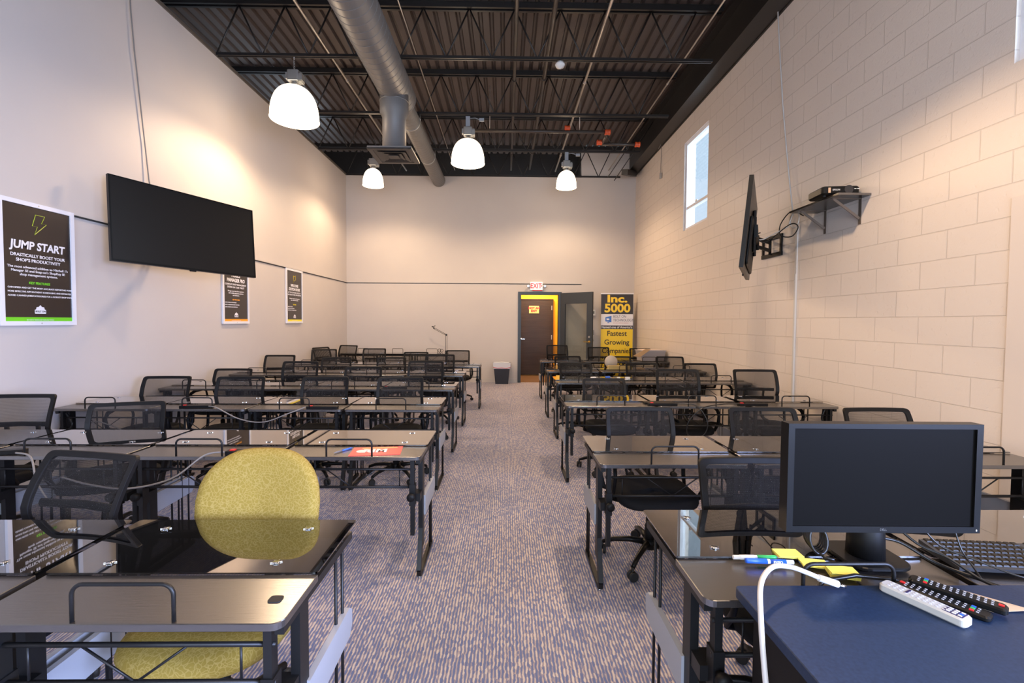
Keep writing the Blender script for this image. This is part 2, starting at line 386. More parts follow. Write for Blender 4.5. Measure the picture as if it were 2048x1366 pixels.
# trim ledges on the walls and wall-top cap
struct('trim_4', B(XL, XL+.022, YF, YB, 2.385, 2.415), m_trimw)
struct('trim_5', B(XL, 1.82, YB-.022, YB, 2.385, 2.415), m_trimw)
struct('trim_6', MB().box(XL, XL+.012, YF, YB, 2.372, 2.385).box(XL, 1.82, YB-.012, YB, 2.372, 2.385), m_trimdark)  # dark strip directly under the ledges
struct('trim_7', MB().box(XL-.14, XL+.02, YF, YB, ZW, ZW+.035).box(XL, 1.80, YB-.02, YB+.14, ZW, ZW+.035), mat('dark_wall_cap', (.10, .085, .07), .4))
struct('baseboard_back', MB().box(XL, DX0-.1, YB-.015, YB, 0, .10).box(DX1+.1, XR, YB-.015, YB, 0, .10), m_trimw)
struct('baseboard_left', B(XL, XL+.015, YF, YB, 0, .10), m_trimw)
struct('trim_8', MB().box(XR-.26, XR-.02, YF, YB, 4.985, 5.01).box(XR-.16, XR-.13, YF, YB, 5.01, 5.5).box(XR-.26, XR-.02, YF, YB, 5.50, 5.53).box(XR-.02, XR, YF, YB, 4.97, ZD), m_joist)
# clerestory windows
def window(n, y0, y1):
    fr = MB(); x0, x1 = XR+.03, XR+.12; t = .045
    fr.box(x0, x1, y0, y0+t, WZ0, WZ1); fr.box(x0, x1, y1-t, y1, WZ0, WZ1); fr.box(x0, x1, y0+t, y1-t, WZ0, WZ0+t); fr.box(x0, x1, y0+t, y1-t, WZ1-t, WZ1)
    fr.box(x0+.01, x1-.01, y0+t, y1-t, 3.43, 3.475)
    o = struct('window_%d' % n, fr, m_whitef)
    B(XR+.075, XR+.08, y0+t, y1-t, WZ0+t, WZ1-t).obj('pane', m_clear, o)
    B(XR+.02, XR+.035, (y0+y1)/2-.04, (y0+y1)/2+.04, 3.475, 3.495).obj('latch', m_steel, o)
    return o
window(1, *WINS[0]); window(2, *WINS[1])
tag(B(6.2, 6.5, 6, 30, -1, 9).obj('neighbouring_building', m_brickw), 'pale brick building wall seen outside through the tall high window', 'building')

# doorway, hall, doors
d1 = MB(); d1.box(DX0-.075, DX0, YB-.03, YB+.15, 0, DZ+.07); d1.box(DX1, DX1+.075, YB-.03, YB+.15, 0, DZ+.07); d1.box(DX0, DX1, YB-.03, YB+.15, DZ, DZ+.07)
struct('trim_9', d1, m_frame)
hall = MB(); hall.box(.2, 1.6, 12.62, 12.72, 0, 2.8); hall.box(.12, .2, YB+.15, 12.72, 0, 2.8); hall.box(1.5, 1.6, YB+.15, 12.72, 0, 2.8); hall.box(.12, 1.6, YB+.15, 12.72, 2.8, 2.9)
struct('wall_hall', hall, m_yellow)
hd = B(.33, 1.27, 12.56, 12.60, .02, 2.06).obj('door_1', m_brown); tag(hd, kind='structure')
hf = MB(); hf.box(.27, .33, 12.55, 12.62, 0, 2.09); hf.box(1.27, 1.30, 12.55, 12.62, 0, 2.09); hf.box(.33, 1.27, 12.55, 12.62, 2.06, 2.09); hf.obj('door_frame', m_brown, hd)
MB().lathe([(0, -.05), (.028, -.045), (.028, 0)], (.42, 12.56, 1.0), 12, 'y').box(.42, .52, 12.50, 12.515, .99, 1.01).obj('door_handle', m_chrome, hd)
for z in (1.85, 1.05, .3): B(1.245, 1.265, 12.548, 12.56, z-.06, z+.06).obj('hinge', m_steel, hd)
sg = empty('door_sign', (.77, 12.545, 1.80), 0, 'orange and cream sign reading NOT AN EXIT on brown hall door', 'sign')
B(-.135, .135, 0, .006, -.10, .10).obj('sign_plate', mat('cream_orange_sign', (.9, .62, .25), .4), sg)
text('lettering', 'NOT AN\nEXIT', .078, (0, -.004, .0), m_red, sg, bold=.004)
area('hall_lamp', (.85, 12.0, 2.7), (0, 0, 0), .5, .5, 45, (1, .75, .48))
# open glazed door leaf, hinged at the right jamb
lf = empty('door_2', (DX1+.06, YB-.04, 0), -math.radians(44)); tag(lf, kind='structure')
LW = .90
MB().box(0, .13, -.022, .022, .01, 2.16).box(LW-.15, LW, -.022, .022, .01, 2.16).box(.13, LW-.15, -.022, .022, .01, .28).box(.13, LW-.15, -.022, .022, 1.90, 2.16).obj('door_leaf', m_frame, lf)
B(.13, LW-.15, -.006, .006, .28, 1.90).obj('glass_pane', glassmat('door_glass', (.80, .82, .80), .02, 1.45), lf)
MB().lathe([(.03, -.03), (.03, -.022)], (LW-.07, 0, 1.02), 14, 'y').lathe([(.012, -.08), (.012, -.03)], (LW-.07, 0, 1.02), 10, 'y').box(LW-.19, LW-.06, -.09, -.075, 1.01, 1.03).obj('door_handle', m_brass, lf)
MB().lathe([(.024, -.035), (.024, -.022)], (LW-.07, 0, 1.13), 14, 'y').obj('deadbolt', m_steel, lf)

# ------------------------------------------------------------------ ceiling steel, pipes, duct
JY = [6.2+1.64*k for k in (-4, -3, -2, -1, 0, 1, 2, 3)]; ZB = 4.92
def joist():
    r = empty('roof_joist')
    m = MB(); X0, X1 = -4.9, 2.84
    for dy in (-.028, .012):
        m.bar((X0+.6 if dy > 9 else X0+1.05, dy+.008, ZB+.018), (X1, dy+.008, ZB+.018), .036, .016) if False else m.box(X0+1.05, X1-.12, dy, dy+.016, ZB, ZB+.036)
    m.obj('bottom_chord', m_joist, r)
    t = MB().box(X0, X1, -.055, .055, ZD-.012, ZD).box(X0, X1, -.05, -.02, ZD-.075, ZD-.012).box(X0, X1, .02, .05, ZD-.075, ZD-.012); t.obj('top_chord', m_joist, r)
    w = MB(); x = X0+1.1; zt = ZD-.06; zb = ZB+.018; upw = True
    while x < X1-.45:
        w.tube([(x, 0, zb if upw else zt), (x+.30, 0, zt if upw else zb)], .011, 6); x += .30; upw = not upw
    w.tube([(x, 0, zb if upw else zt), (X1, 0, zt)], .011, 6)
    w.obj('web', m_joist, r)
    return r
j0 = joist()
for i, y in enumerate(JY):
    o = j0 if i == 0 else copy_tree(j0); o.location = (0, y, 0)
    tag(o, 'black open-web steel roof joist spanning under the corrugated deck', 'joist', 'black steel roof joists')
def runpipe(name, x, z, r, m, label, y0=YF, y1=YB+.1, cat='pipe'):
    mb = MB().tube([(x, y0, z), (x, y1, z)], r, 10)
    y = 1.0
    while y < y1: mb.lathe([(r*1.35, -.02), (r*1.35, .02)], (x, y, z), 10, 'y'); y += 3.05
    return tag(mb.obj(name, m), label, cat)
runpipe('conduit', -2.40, 5.08, .018, m_conduit, 'bright metal conduit along the ceiling left of the fat duct')
runpipe('conduit', -1.24, 5.10, .009, m_conduit, 'thin conduit running just right of the grey duct')
runpipe('sprinkler_pipe', .11, 5.12, .024, m_pipe, 'dark brown pipe running lengthwise above the aisle')
runpipe('sprinkler_pipe', .56, 5.15, .03, m_pipe, 'thicker dark pipe beside the ceiling sensor')
runpipe('conduit', 1.18, 5.10, .019, m_conduit, 'bright metal conduit slanting right of the ceiling sensor')
runpipe('conduit', 2.44, 5.10, .012, m_conduit, 'thin conduit nearest the block wall beam')
cp = empty('sprinkler_pipe', (0, 8.32, 4.86)); tag(cp, 'dark cross pipe with red couplings near the back of the ceiling', 'pipe')
MB().tube([(-.6, 0, 0), (1.80, 0, 0)], .03, 10).obj('pipe_run', m_pipe, cp)
MB().tube([(-.3, 0, 0), (-.3, 0, .80)], .006, 6).tube([(1.3, 0, 0), (1.3, 0, .80)], .006, 6).obj('hanger_rods', m_conduit, cp)
MB().tube([(1.80, .5, -.02), (2.5, .5, -.02)], .028, 10).tube([(1.8, 0, 0), (1.8, .5, -.02)], .028, 8).obj('pipe_branch', m_pipe, cp)
for x, y, z in ((1.80, 0, .0), (1.74, .42, -.02), (2.48, .5, -.02), (1.08, 0, .06)):
    MB().lathe([(.036, -.05), (.05, -.045), (.05, -.02), (.042, 0), (.05, .02), (.05, .045), (.036, .05)], (x, y, z), 12, 'x').obj('coupling', m_orange, cp)
# spiral duct
DXc, DZc = -1.60, 4.80
du = empty('ventilation_duct', (DXc, 0, DZc), 0, 'large grey spiral ventilation duct running along the ceiling to the back wall', 'duct')
m1 = MB(); prof = []; y = -2.4
while y < 6.95:
    prof += [(.235, y), (.235, y+.003), (.235, y+.107), (.235, y+.110), (.238, y+.1115), (.238, y+.1165), (.235, y+.118)]; y += .121
m1.lathe(prof, seg=40, axis='y'); m1.obj('wide_duct_run', m_duct, du)
MB().lathe([(.235, y), (.238, y+.02), (.235, y+.03), (.155, y+.19), (.15, y+.2)], seg=36, axis='y').obj('reducer', m_duct, du)
prof = []; yy = y+.2
while yy < 11.0:
    prof += [(.15, yy), (.15, yy+.003), (.15, yy+.095), (.15, yy+.098), (.1525, yy+.1), (.1525, yy+.104), (.15, yy+.106)]; yy += .109
prof += [(.15, yy), (.0, yy)]
MB().lathe(prof, seg=32, axis='y').obj('narrow_duct_run', m_duct, du)
MB().lathe([(.165, -.97), (.165, -.45), (.20, -.38), (.20, -.02)], (0, 6.68, 0), 32).lathe([(.203, -.235), (.207, -.225), (.203, -.215)], (0, 6.68, 0), 32).obj('drop_duct', m_duct, du)
df = empty('diffuser'); df.parent = du; df.location = (0, 6.68, -.985)
m_diff = mat('dark_grey_diffuser', (.03, .03, .032), .4)
def ring(o, i, z0, z1, mb):
    vs = [(sx*o, sy*o, z0) for sx, sy in ((-1, -1), (1, -1), (1, 1), (-1, 1))]+[(sx*i, sy*i, z1) for sx, sy in ((-1, -1), (1, -1), (1, 1), (-1, 1))]
    mb.add(vs, [(k, (k+1) % 4, 4+(k+1) % 4, 4+k) for k in range(4)])
q = MB(); q.box(-.305, .305, -.305, .305, .004, .02); ring(.305, .24, 0, -.002, q); ring(.24, .235, -.002, .003, q); ring(.20, .14, -.012, .002, q); ring(.13, .085, -.012, .002, q); q.box(-.07, .07, -.07, .07, -.012, -.006)
q.obj('louvre_plate', m_diff, df)
MB().box(-.30, .30, -.30, .30, .02, .04).obj('top_flange', m_duct, df)
for yh in (1.28, 2.92, 7.84, 9.48):
    rr = .24 if yh < 7 else .155
    MB().tube([(rr, yh, 0), (rr, yh, ZB-DZc+.02)], .004, 6).lathe([(rr+.003, yh-.0125), (rr+.003, yh+.0125)], (0, 0, 0), 32, 'y').obj('hanger_strap', m_steel, du)

# high-bay lamps
def highbay(x, y, R_, rim, label, chain=True, glow=1.0, side=1.0):
    r = empty('high_bay_lamp', (x, y, ZB), 0, label, 'ceiling lamp', 'high bay lamps hung from the joists')
    zr = rim-ZB; H = R_*1.42 if R_ > .25 else R_*1.62
    pr = []
    for i in range(13):
        t = i/12; ang = t*PI/2
        pr.append((max(.05, R_*math.sin(ang)**.72 if i else .05), zr+H*math.cos(ang)**.92))
    sh = MB().lathe(pr, seg=36).obj('lamp_shade', m_shade, r)
    MB().tube([(R_*math.cos(2*PI*k/36), R_*math.sin(2*PI*k/36), zr) for k in range(36)], .007, 6, closed=True).obj('shade_rim', m_rim, sh)
    MB().lathe([(0, -.16), (.035, -.14), (.05, -.06), (.03, .05), (.025, .1)], (0, 0, zr+H*.55), 14).obj('bulb', m_bulb, r)
    zt = zr+H
    MB().lathe([(.06, 0), (.06, .04), (.035, .05), (.035, .075)], (0, 0, zt-.01), 18).obj('lamp_collar', m_steel, r)
    hb = MB(); hb.rbox(-.075, .075, -.06, .06, zt+.06, zt+.20, .02, 3, .006)
    for k in range(5): hb.box(.03+.018*k, .036+.018*k, -.055, .055, zt+.05, zt+.17)
    hb.box(.03, .118, -.05, .05, zt+.07, zt+.15); hb.box(-.10, -.075, -.04, .04, zt+.09, zt+.17)
    hb.obj('ballast_housing', m_steel, r)
    if chain:
        c = MB(); z = zt+.20
        while z < -.01:
            c.tube([(.008*math.cos(a), 0, z+.018+.018*math.sin(a)) if int(z*1000) % 2 else (0, .008*math.cos(a), z+.018+.018*math.sin(a)) for a in [2*PI*k/8 for k in range(8)]], .0028, 5, closed=True); z += .03
        c.tube([(0, 0, -.02), (0, 0, .01), (.0, .02, .03)], .004, 6)
        c.obj('chain', m_steel, r)
    else:
        MB().box(-.035, .035, -.03, .03, zt+.20, -.005).tube([(.035, 0, -.03), (.12, 0, -.02), (.2, .0, -.05)], .006, 6).box(.19, .27, -.02, .02, -.075, -.03).obj('mounting_box', mat('blue_grey_box', (.30, .33, .38), .45), r)
    l = bpy.data.lights.new('lamp_light', 'SPOT'); l.energy = 205*glow; l.color = WARM; l.shadow_soft_size = .09
    l.spot_size = math.radians(168 if side else 128); l.spot_blend = .45
    lo = bpy.data.objects.new('lamp_light', l); C.objects.link(lo); lo.location = (x, y, rim-.03)
    l = bpy.data.lights.new('lamp_side_light', 'POINT'); l.energy = 30*glow*side; l.color = WARM; l.shadow_soft_size = .12
    lo = bpy.data.objects.new('lamp_side_light', l); C.objects.link(lo); lo.location = (x, y, rim-.13)
highbay(-2.79, 6.2, .30, 4.11, 'large glowing bell lamp hanging on a chain nearest the left wall')
highbay(-.653, 7.9, .28, 4.14, 'glowing bell lamp in the middle, on a blue-grey box', False)
highbay(-2.70, 9.48, .205, 4.21, 'small glowing bell lamp beside the square ceiling diffuser', True, .8)
highbay(1.22, 9.48, .205, 4.21, 'small glowing bell lamp furthest right, above the doorway', False, .8)
highbay(-.9, 1.28, .28, 4.14, 'added bell lamp hanging out of view overhead, left of the aisle', True, .6, .3)  # this and the next two are unseen, added to light the near walls
highbay(1.35, 2.92, .28, 4.14, 'added bell lamp hanging out of view overhead, right of the aisle', True, 1.75, 0)
highbay(1.5, -.4, .28, 4.14, 'added bell lamp hanging out of view behind the camera, right', True, .8, 0)
# ceiling sensor
se = empty('ceiling_sensor', (.70, 6.2, ZB), 0, 'small round white sensor hanging from a joist above the aisle', 'sensor')
MB().lathe([(.012, .03), (.012, -.01), (.055, -.02), (.055, -.04)], seg=16).obj('sensor_base', m_steel, se)
MB().lathe([(.062, -.04), (.066, -.055), (.05, -.085), (0, -.105)], seg=20).obj('sensor_dome', m_white, se)
# diagonal braces above right back corner
for dx, dz, lab in ((0, 0, 'left one of two thin diagonal rods at the back right ceiling corner'), (.14, -.06, 'right one of two thin diagonal rods at the back right ceiling corner')):
    tag(MB().tube([(2.9+dx, 9.3, 5.66), (2.42+dx, 9.6, 4.95+dz), (2.12+dx, 9.75, 4.50+dz)], .009, 6).obj('brace_rod', m_joist), lab, 'rod')
tag(MB().bar((2.62, 10.3, 4.80), (2.99, 10.9, 4.95), .14, .12).obj('steel_brace', m_joist), 'short dark steel stub brace below beam in back right corner', 'brace')
lc = tag(MB().tube([(3.0, 9.2, 4.90), (3.03, 9.15, 4.97), (3.065, 9.2, 4.93), (3.075, 9.25, 4.6), (3.075, 9.25, 4.44)], .007, 6).obj('hanging_cord', m_cord), 'grey cord with plug hanging from beam at top of block wall', 'cord')
B(3.055, 3.09, 9.225, 9.275, 4.34, 4.45).obj('plug', m_steel, lc)

# ------------------------------------------------------------------ training tables
TW, TD, TZ = .80, .575, .728
def make_table():
    r = empty('training_table')
    h = TW/2-.004
    MB().rbox(-h, h, 0, .222, TZ-.023, TZ-.002, .03, 5, .002, corners=(.05, .05, 1, 1)).obj('work_surface', m_lam, r)
    g = MB().rbox(-h, h, .215, TD, TZ+.002, TZ+.008, .012, 3).obj('glass_top', m_tglass, r)
    for sx in (-1, 1):
        for y in (.27, .50):
            a = MB().lathe([(.0, .0005), (.011, .0005), (.011, 0), (.006, -.006)], (sx*.25, y, TZ+.0105), 12)
            for k in range(3):
                c, s_ = math.cos(PI*k/3+.3), math.sin(PI*k/3+.3); a.bar((sx*.25-c*.017, y-s_*.017, TZ+.010), (sx*.25+c*.017, y+s_*.017, TZ+.010), .0012, .0018)
            a.obj('glass_fastener', m_chrome, g)
    f = MB()
    for sx in (-1, 1): f.box(sx*.375-.012, sx*.375+.012, .03, .55, TZ-.05, TZ-.024)
    f.box(-.363, .363, .195, .212, TZ-.045, TZ-.024); f.box(-.363, .363, .53, .55, TZ-.04, TZ-.018)
    f.obj('top_rails', m_black, r)
    b = MB(); y = .045; z1, z0 = TZ-.085, TZ-.185
    b.tube([(-.36, y, z1), (.36, y, z1)], .0065, 6); b.tube([(-.36, y, z0), (.36, y, z0)], .0075, 6)
    for sx in (-1, 1):
        b.tube([(sx*.14, y, z1), (0, y, z0)], .0035, 5); b.tube([(sx*.27, y, z1), (sx*.27, y, z0)], .0035, 5)
    b.obj('brace_truss', m_black, r)
    w = .125; hh = .092; R_ = .028; pts = [(-w, .012, TZ-.003)]
    for k in range(6): a = PI-PI/2*k/5; pts.append((-w+R_+R_*math.cos(a), .012, TZ+hh-R_+R_*math.sin(a)))
    for k in range(6): a = PI/2-PI/2*k/5; pts.append((w-R_+R_*math.cos(a), .012, TZ+hh-R_+R_*math.sin(a)))
    pts.append((w, .012, TZ-.003))
    MB().tube(pts, .0052, 8).obj('book_stop', m_black, r)
    for sx in (-1, 1):
        X = sx*.372
        L = MB()
        L.box(X-.013, X+.013, .125, .180, .16, TZ-.024)                                    # fixed outer post
        # lower leg sweeps forward and turns into the floor runner
        path = [(.155, .30), (.13, .20), (.10, .11), (.078, .05), (.085, .022), (.115, .014), (.20, .012), (.50, .012)]
        for (a, za), (c, zc) in zip(path, path[1:]): L.bar((X, a, za), (X, c, zc), .024, .026 if za < .1 else .045)
        lg = L.obj('leg', m_black, r)
        p = MB().box(X-sx*.03-.011, X-sx*.03+.011, .035, .066, .27, TZ-.024); p.box(X-sx*.03-.016, X-sx*.03+.016, .03, .075, .44, .56); p.box(min(X-sx*.045, X+sx*.01), max(X-sx*.045, X+sx*.01), .06, .135, .455, .50)
        p.obj('adjusting_post', m_black, r)
        MB().lathe([(.010, 0), (.010, -.02), (.021, -.022), (.023, -.032), (.021, -.045), (.006, -.047)], (X-sx*.03, .032, .50), 14, 'y').obj('clamp_knob', m_plastic, r)
        pan = [(.165, .335), (.165, .45), (.50, .45), (.525, .43), (.525, .375), (.50, .345)]
        MB().prism(pan, X+sx*.002, X+sx*.022, 'yz').obj('side_panel', m_gpanel, r)
        for y in (.41, .47): MB().tube([(X+sx*.006, y, .02), (X+sx*.006, y, TZ-.02)], .0055, 7).obj('support_rod', m_black, r)
        for fy in (.49, .10): MB().lathe([(.014, 0), (.014, .006), (.006, .008), (.006, .012)], (X, fy, 0), 10).obj('levelling_foot', m_chrome, lg)
    return r
RIGHTX = [.94, 1.76, 2.60]; LEFTX = [-.95, -1.76, -2.57, -3.38]
rowsR = [(1.21, RIGHTX[:2]), (2.39, [.90, 1.72, 2.54]), (4.07, [.945, 1.765, 2.61]), (5.63, [1.03, 1.85, 2.67]), (6.92, [1.03, 1.85, 2.67]), (8.62, [1.06, 1.88, 2.71])]
rowsL = [(1.12, [-.945, -1.765]), (2.52, [-.86, -1.68, -2.50, -3.32]), (3.87, [-.965, -1.775, -2.585, -3.39]), (5.02, [-.96, -1.77, -2.58, -3.38]), (6.33, [-.97, -1.78, -2.59, -3.40]), (7.62, [-.81, -1.62, -2.43, -3.24])]
ordn = ['front', 'second', 'third', 'fourth', 'fifth', 'sixth']
colR = ['next to the aisle', 'in the middle', 'against the block wall']
colL = ['next to the aisle', 'second from the aisle', 'third from the aisle', 'nearest the poster wall']
extra = {('R', 0, 0): 'black glass-topped training table carrying the computer monitor, in the front right row',
         ('R', 0, 1): 'black glass-topped training table under the keyboard, right of the monitor table',
         ('L', 0, 0): 'black glass-topped training table in front of the yellow chair, bottom left',
         ('L', 0, 1): 'black glass-topped training table cut off by the lower left photo edge',
         ('L', 1, 0): 'black glass-topped training table with red magazine and blue pen on it'}
proto = make_table(); first = True
for side, rows, cols in (('R', rowsR, colR), ('L', rowsL, colL)):
    for i, (y, xs) in enumerate(rows):
        for k, x in enumerate(xs):
            o = proto if first else copy_tree(proto); first = False
            o.location = (x, y, 0)
            lab = extra.get((side, i, k), 'black training table %s, %s row %s of the aisle' % (cols[k], ordn[i], 'right' if side == 'R' else 'left'))
            tag(o, lab, 'table', 'glass-topped training tables in rows')
for k, x in enumerate([-1.74, -2.55, -3.36]):
    o = copy_tree(proto); o.location = (x, 10.93, 0); o.rotation_euler = (0, 0, PI)
    tag(o, 'black training table pushed against the back wall, %s' % ['rightmost, holding the boom arm', 'middle of three', 'in the far left corner'][k], 'table', 'training tables along the back wall')

# ------------------------------------------------------------------ mesh task chairs
def backpt(s, t, off=0):
    """s -1..1 across, t 0..1 bottom to top of the backrest; y points to the rear"""
    zs = [.555, .60, .66, .70, .78, .85, .905]; ysv = [.262, .232, .208, .205, .225, .250, .275]
    f = t*6; i = min(int(f), 5); u = f-i; u2_ = u
    z = zs[i]*(1-u2_)+zs[i+1]*u2_; y = ysv[i]*(1-u2_)+ysv[i+1]*u2_
    wd = .218+.010*math.sin(PI*min(1, max(0, (t-.2)/.9)))
    return Vector((s*wd, y-.020*s*s+off, z))
def rrect(r, n, ins=(0, 0)):
    a, b = 1-ins[0], 1-ins[1]; out = []; ra, rb = r, r*.62
    for cx, cy, a0 in ((1, 1, 0), (-1, 1, PI/2), (-1, -1, PI), (1, -1, 3*PI/2)):
        for k in range(n+1):
            t = a0+PI/2*k/n; out.append((cx*(a-ra)+ra*math.cos(t), cy*(b-rb*2)+2*rb*math.sin(t)))
    pts = []
    for i in range(len(out)):
        p, q_ = out[i], out[(i+1) % len(out)]
        d = max(abs(p[0]-q_[0]), abs(p[1]-q_[1])); m_ = max(1, int(d/.25))
        for k in range(m_): pts.append((p[0]+(q_[0]-p[0])*k/m_, p[1]+(q_[1]-p[1])*k/m_))
    return pts
def make_chair():
    r = empty('task_chair')
    out = rrect(.10, 4); inn = [(p[0]*(1-.125), p[1]*(1-.145)) for p in out]
    vs = []; fs = []; n = len(out)
    for (a, b), (c, d) in zip(out, inn):
        vs += [backpt(a, (b+1)/2, -.009), backpt(c, (d+1)/2, -.007), backpt(c, (d+1)/2, .009), backpt(a, (b+1)/2, .011)]
    for i in range(n):
        j = (i+1) % n
        for k in range(4): fs.append((i*4+k, i*4+(k+1) % 4, j*4+(k+1) % 4, j*4+k))
    fr = MB(); fr.add(vs, fs); fr.obj('backrest_frame', m_plastic, r, bev=.003)
    me = MB(); nx, nz = 10, 12; g = [backpt(-.93+1.86*i/nx, .03+.94*j/nz, -.001) for j in range(nz+1) for i in range(nx+1)]
    me.add(g, [(j*(nx+1)+i, j*(nx+1)+i+1, (j+1)*(nx+1)+i+1, (j+1)*(nx+1)+i) for j in range(nz) for i in range(nx)], True); me.obj('backrest_mesh', m_mesh, r)
    # J-shaped back support
    sp = MB()
    for sx in (-1, 1): sp.tube([(sx*.10, .252, .70), (sx*.095, .262, .60), (sx*.08, .27, .50), (sx*.07, .24, .43), (sx*.06, .14, .405), (sx*.05, .02, .40)], .011, 8, flat=(.017, .009))
    sp.tube([(-.19, .222, .70), (0, .250, .70), (.19, .222, .70)], .01, 8, flat=(.008, .017))
    sp.obj('back_support', m_plastic, r)
    # seat cushion
    st = MB(); rings = []; N = 32
    for (sc, z) in ((.86, .405), (.98, .415), (1.0, .435), (.985, .455), (.90, .472), (.55, .470), (.0, .464)):
        rg = []
        for k in range(N):
            a = 2*PI*k/N; e = .55
            x = .242*math.copysign(abs(math.cos(a))**e, math.cos(a)); y = .232*math.copysign(abs(math.sin(a))**e, math.sin(a))-.03
            dz = -.018*max(0, (-y-.15)/.11)**1.5 if y < -.15 else 0
            rg.append((x*sc, (y+.03)*sc-.03, z+dz*(1 if z > .43 else .4)))
        rings.append(rg)
    vs = [p for g_ in rings for p in g_]; fs = [tuple(range(N))[::-1]]
    for i in range(len(rings)-1):
        for k in range(N): fs.append((i*N+k, i*N+(k+1) % N, (i+1)*N+(k+1) % N, (i+1)*N+k))
    st.add(vs, fs, True); st.obj('seat', m_fabric, r)
    for sx in (-1, 1):
        a = MB(); X = sx*.262
        loop = [(sx*.20, .10, .408), (X, .12, .42), (X+sx*.012, .165, .48), (X+sx*.012, .172, .56), (X+sx*.006, .14, .625), (X, .07, .648), (X, -.08, .648), (X, -.15, .63), (X+sx*.004, -.178, .58), (X+sx*.006, -.155, .50), (X, -.10, .43), (sx*.20, -.08, .408)]
        a.tube(loop, .014, 8, flat=(.011, .017)); a.obj('armrest', m_plastic, r)
    MB().box(-.10, .10, -.12, .13, .375, .405).box(-.2, .2, -.10, -.06, .395, .408).box(-.2, .2, .08, .12, .395, .408).tube([(.06, 0, .385), (.20, -.01, .375), (.25, -.01, .378)], .005, 6).obj('seat_mechanism', m_plastic, r)
    MB().lathe([(.030, .09), (.030, .22), (.024, .225), (.024, .30), (.014, .302), (.014, .38)], seg=14).obj('gas_lift', m_plastic, r)
    bs = MB().lathe([(.02, .075), (.045, .08), (.045, .125), (.034, .135)], seg=16)
    for k in range(5):
        a = 2*PI*k/5+.3; c, s_ = math.cos(a), math.sin(a)
        bs.tube([(c*.03, s_*.03, .112), (c*.12, s_*.12, .115), (c*.22, s_*.22, .100), (c*.285, s_*.285, .075)], [.021, .018, .015, .013], 8)
    bs.obj('star_base', m_bplas, r)
    for k in range(5):
        a = 2*PI*k/5+.3; c, s_ = math.cos(a)*.288, math.sin(a)*.288; w = MB()
        tx, ty = -math.sin(a+.8*k), math.cos(a+.8*k)
        for o_ in (-.014, .014):
            cc = Vector((c+tx*o_, s_+ty*o_, .028)); t = Vector((tx, ty, 0)); w.tube([cc-t*.009, cc-t*.006, cc+t*.006, cc+t*.009], [.024, .028, .028, .024], 16)
        w.tube([(c, s_, .03), (c, s_, .078)], .008, 8); w.obj('caster', m_rubber, r)
    return r
ch = make_chair(); cfirst = True
def chair(x, yb, label, rz=0, dz=0, tilt=0, grp='black mesh chairs tucked behind the tables'):
    """x, yb: where the top of the backrest stands"""
    global cfirst
    o = ch if cfirst else copy_tree(ch); cfirst = False
    o.rotation_euler = (0, 0, rz); o.location = (x+.275*math.sin(rz), yb-.275*math.cos(rz), 0)
    if dz:   # the backrest slides up or down on its support
        for c in o.children:
            if c.name.startswith(('backrest', 'back_support')): c.location.z += dz
    if tilt:  # reclined back
        for c in o.children:
            if c.name.startswith(('backrest', 'back_support')):
                c.rotation_euler.x = -tilt; p = Vector((0, .2, .5)); c.location = c.location+p-Matrix.Rotation(-tilt, 3, 'X') @ p
    tag(o, label, 'chair', grp)
    return o
cc = lambda k, i, s_: 'black mesh chair %s, %s row %s of the aisle' % ((colR if s_ == 'right' else colL)[k], ordn[i], s_)
chair(1.035, 1.93, 'black mesh chair directly left of and behind the computer monitor', 0, 0)
chair(1.72, 1.95, 'black mesh chair mostly hidden behind right edge of computer monitor', -.1, 0)
for k, (x, rz) in enumerate(((.895, .02), (1.725, -.03), (2.50, .0))): chair(x, 3.08, cc(k, 1, 'right'), rz, 0)
for k, (x, rz, dz) in enumerate(((1.03, 0, -.02), (1.80, -.04, .08), (2.62, -.05, .08))): chair(x, 4.82, cc(k, 2, 'right'), rz, dz)
for k, (x, rz) in enumerate(((.975, .03), (1.90, 0), (2.72, -.05))): chair(x, 6.42, cc(k, 3, 'right'), rz, 0)
for k, (x, rz) in enumerate(((1.03, .12), (1.87, 0), (2.75, -.1))): chair(x, 7.68, cc(k, 4, 'right'), rz, 0)
for k, (x, rz) in enumerate(((1.06, .1), (1.92, 0), (2.79, .0))): chair(x, 9.53, cc(k, 5, 'right'), rz, (.09, .05, .03)[k])
chair(-1.70, 1.86, 'tilted black mesh chair large in the lower left, beside the yellow chair', -.20, .035, .17)
chair(-3.38, 3.27, 'black mesh chair cut off at left photo edge, second row', .10, .04)
chair(-2.68, 3.31, 'black mesh chair with empty table before it, second row, clearly twisted', .34, -.02)
for k, (x, rz) in enumerate(((-1.04, .05), (-1.78, .05), (-2.61, .10), (-3.33, .06))): chair(x, 4.60, cc(k, 2, 'left'), rz, .01)
for k, (x, y, rz, dz) in enumerate(((-1.01, 5.9, .0, .06), (-1.75, 5.72, .06, 0), (-2.64, 6.0, .05, .04), (-3.34, 5.72, .04, -.03))): chair(x, y, cc(k, 3, 'left'), rz, dz)
for k, (x, y, rz, dz) in enumerate(((-1.0, 7.08, .02, .06), (-1.78, 7.25, .05, .0), (-2.62, 7.2, .1, .0), (-3.42, 7.06, .05, .04))): chair(x, y, cc(k, 4, 'left'), rz, dz)
for k, (x, y, rz, dz) in enumerate(((-.90, 8.75, 0, .02), (-1.64, 8.5, .05, 0), (-2.60, 9.2, .05, .02), (-3.40, 8.7, .2, .03))): chair(x, y, cc(k, 5, 'left'), rz, dz)
chair(-3.73, 9.30, 'black mesh chair turned side-on in the far left corner', 1.2, .03)
chair(-3.42, 10.14, 'black mesh chair angled rightward among those in the far left corner', -.3, .03)

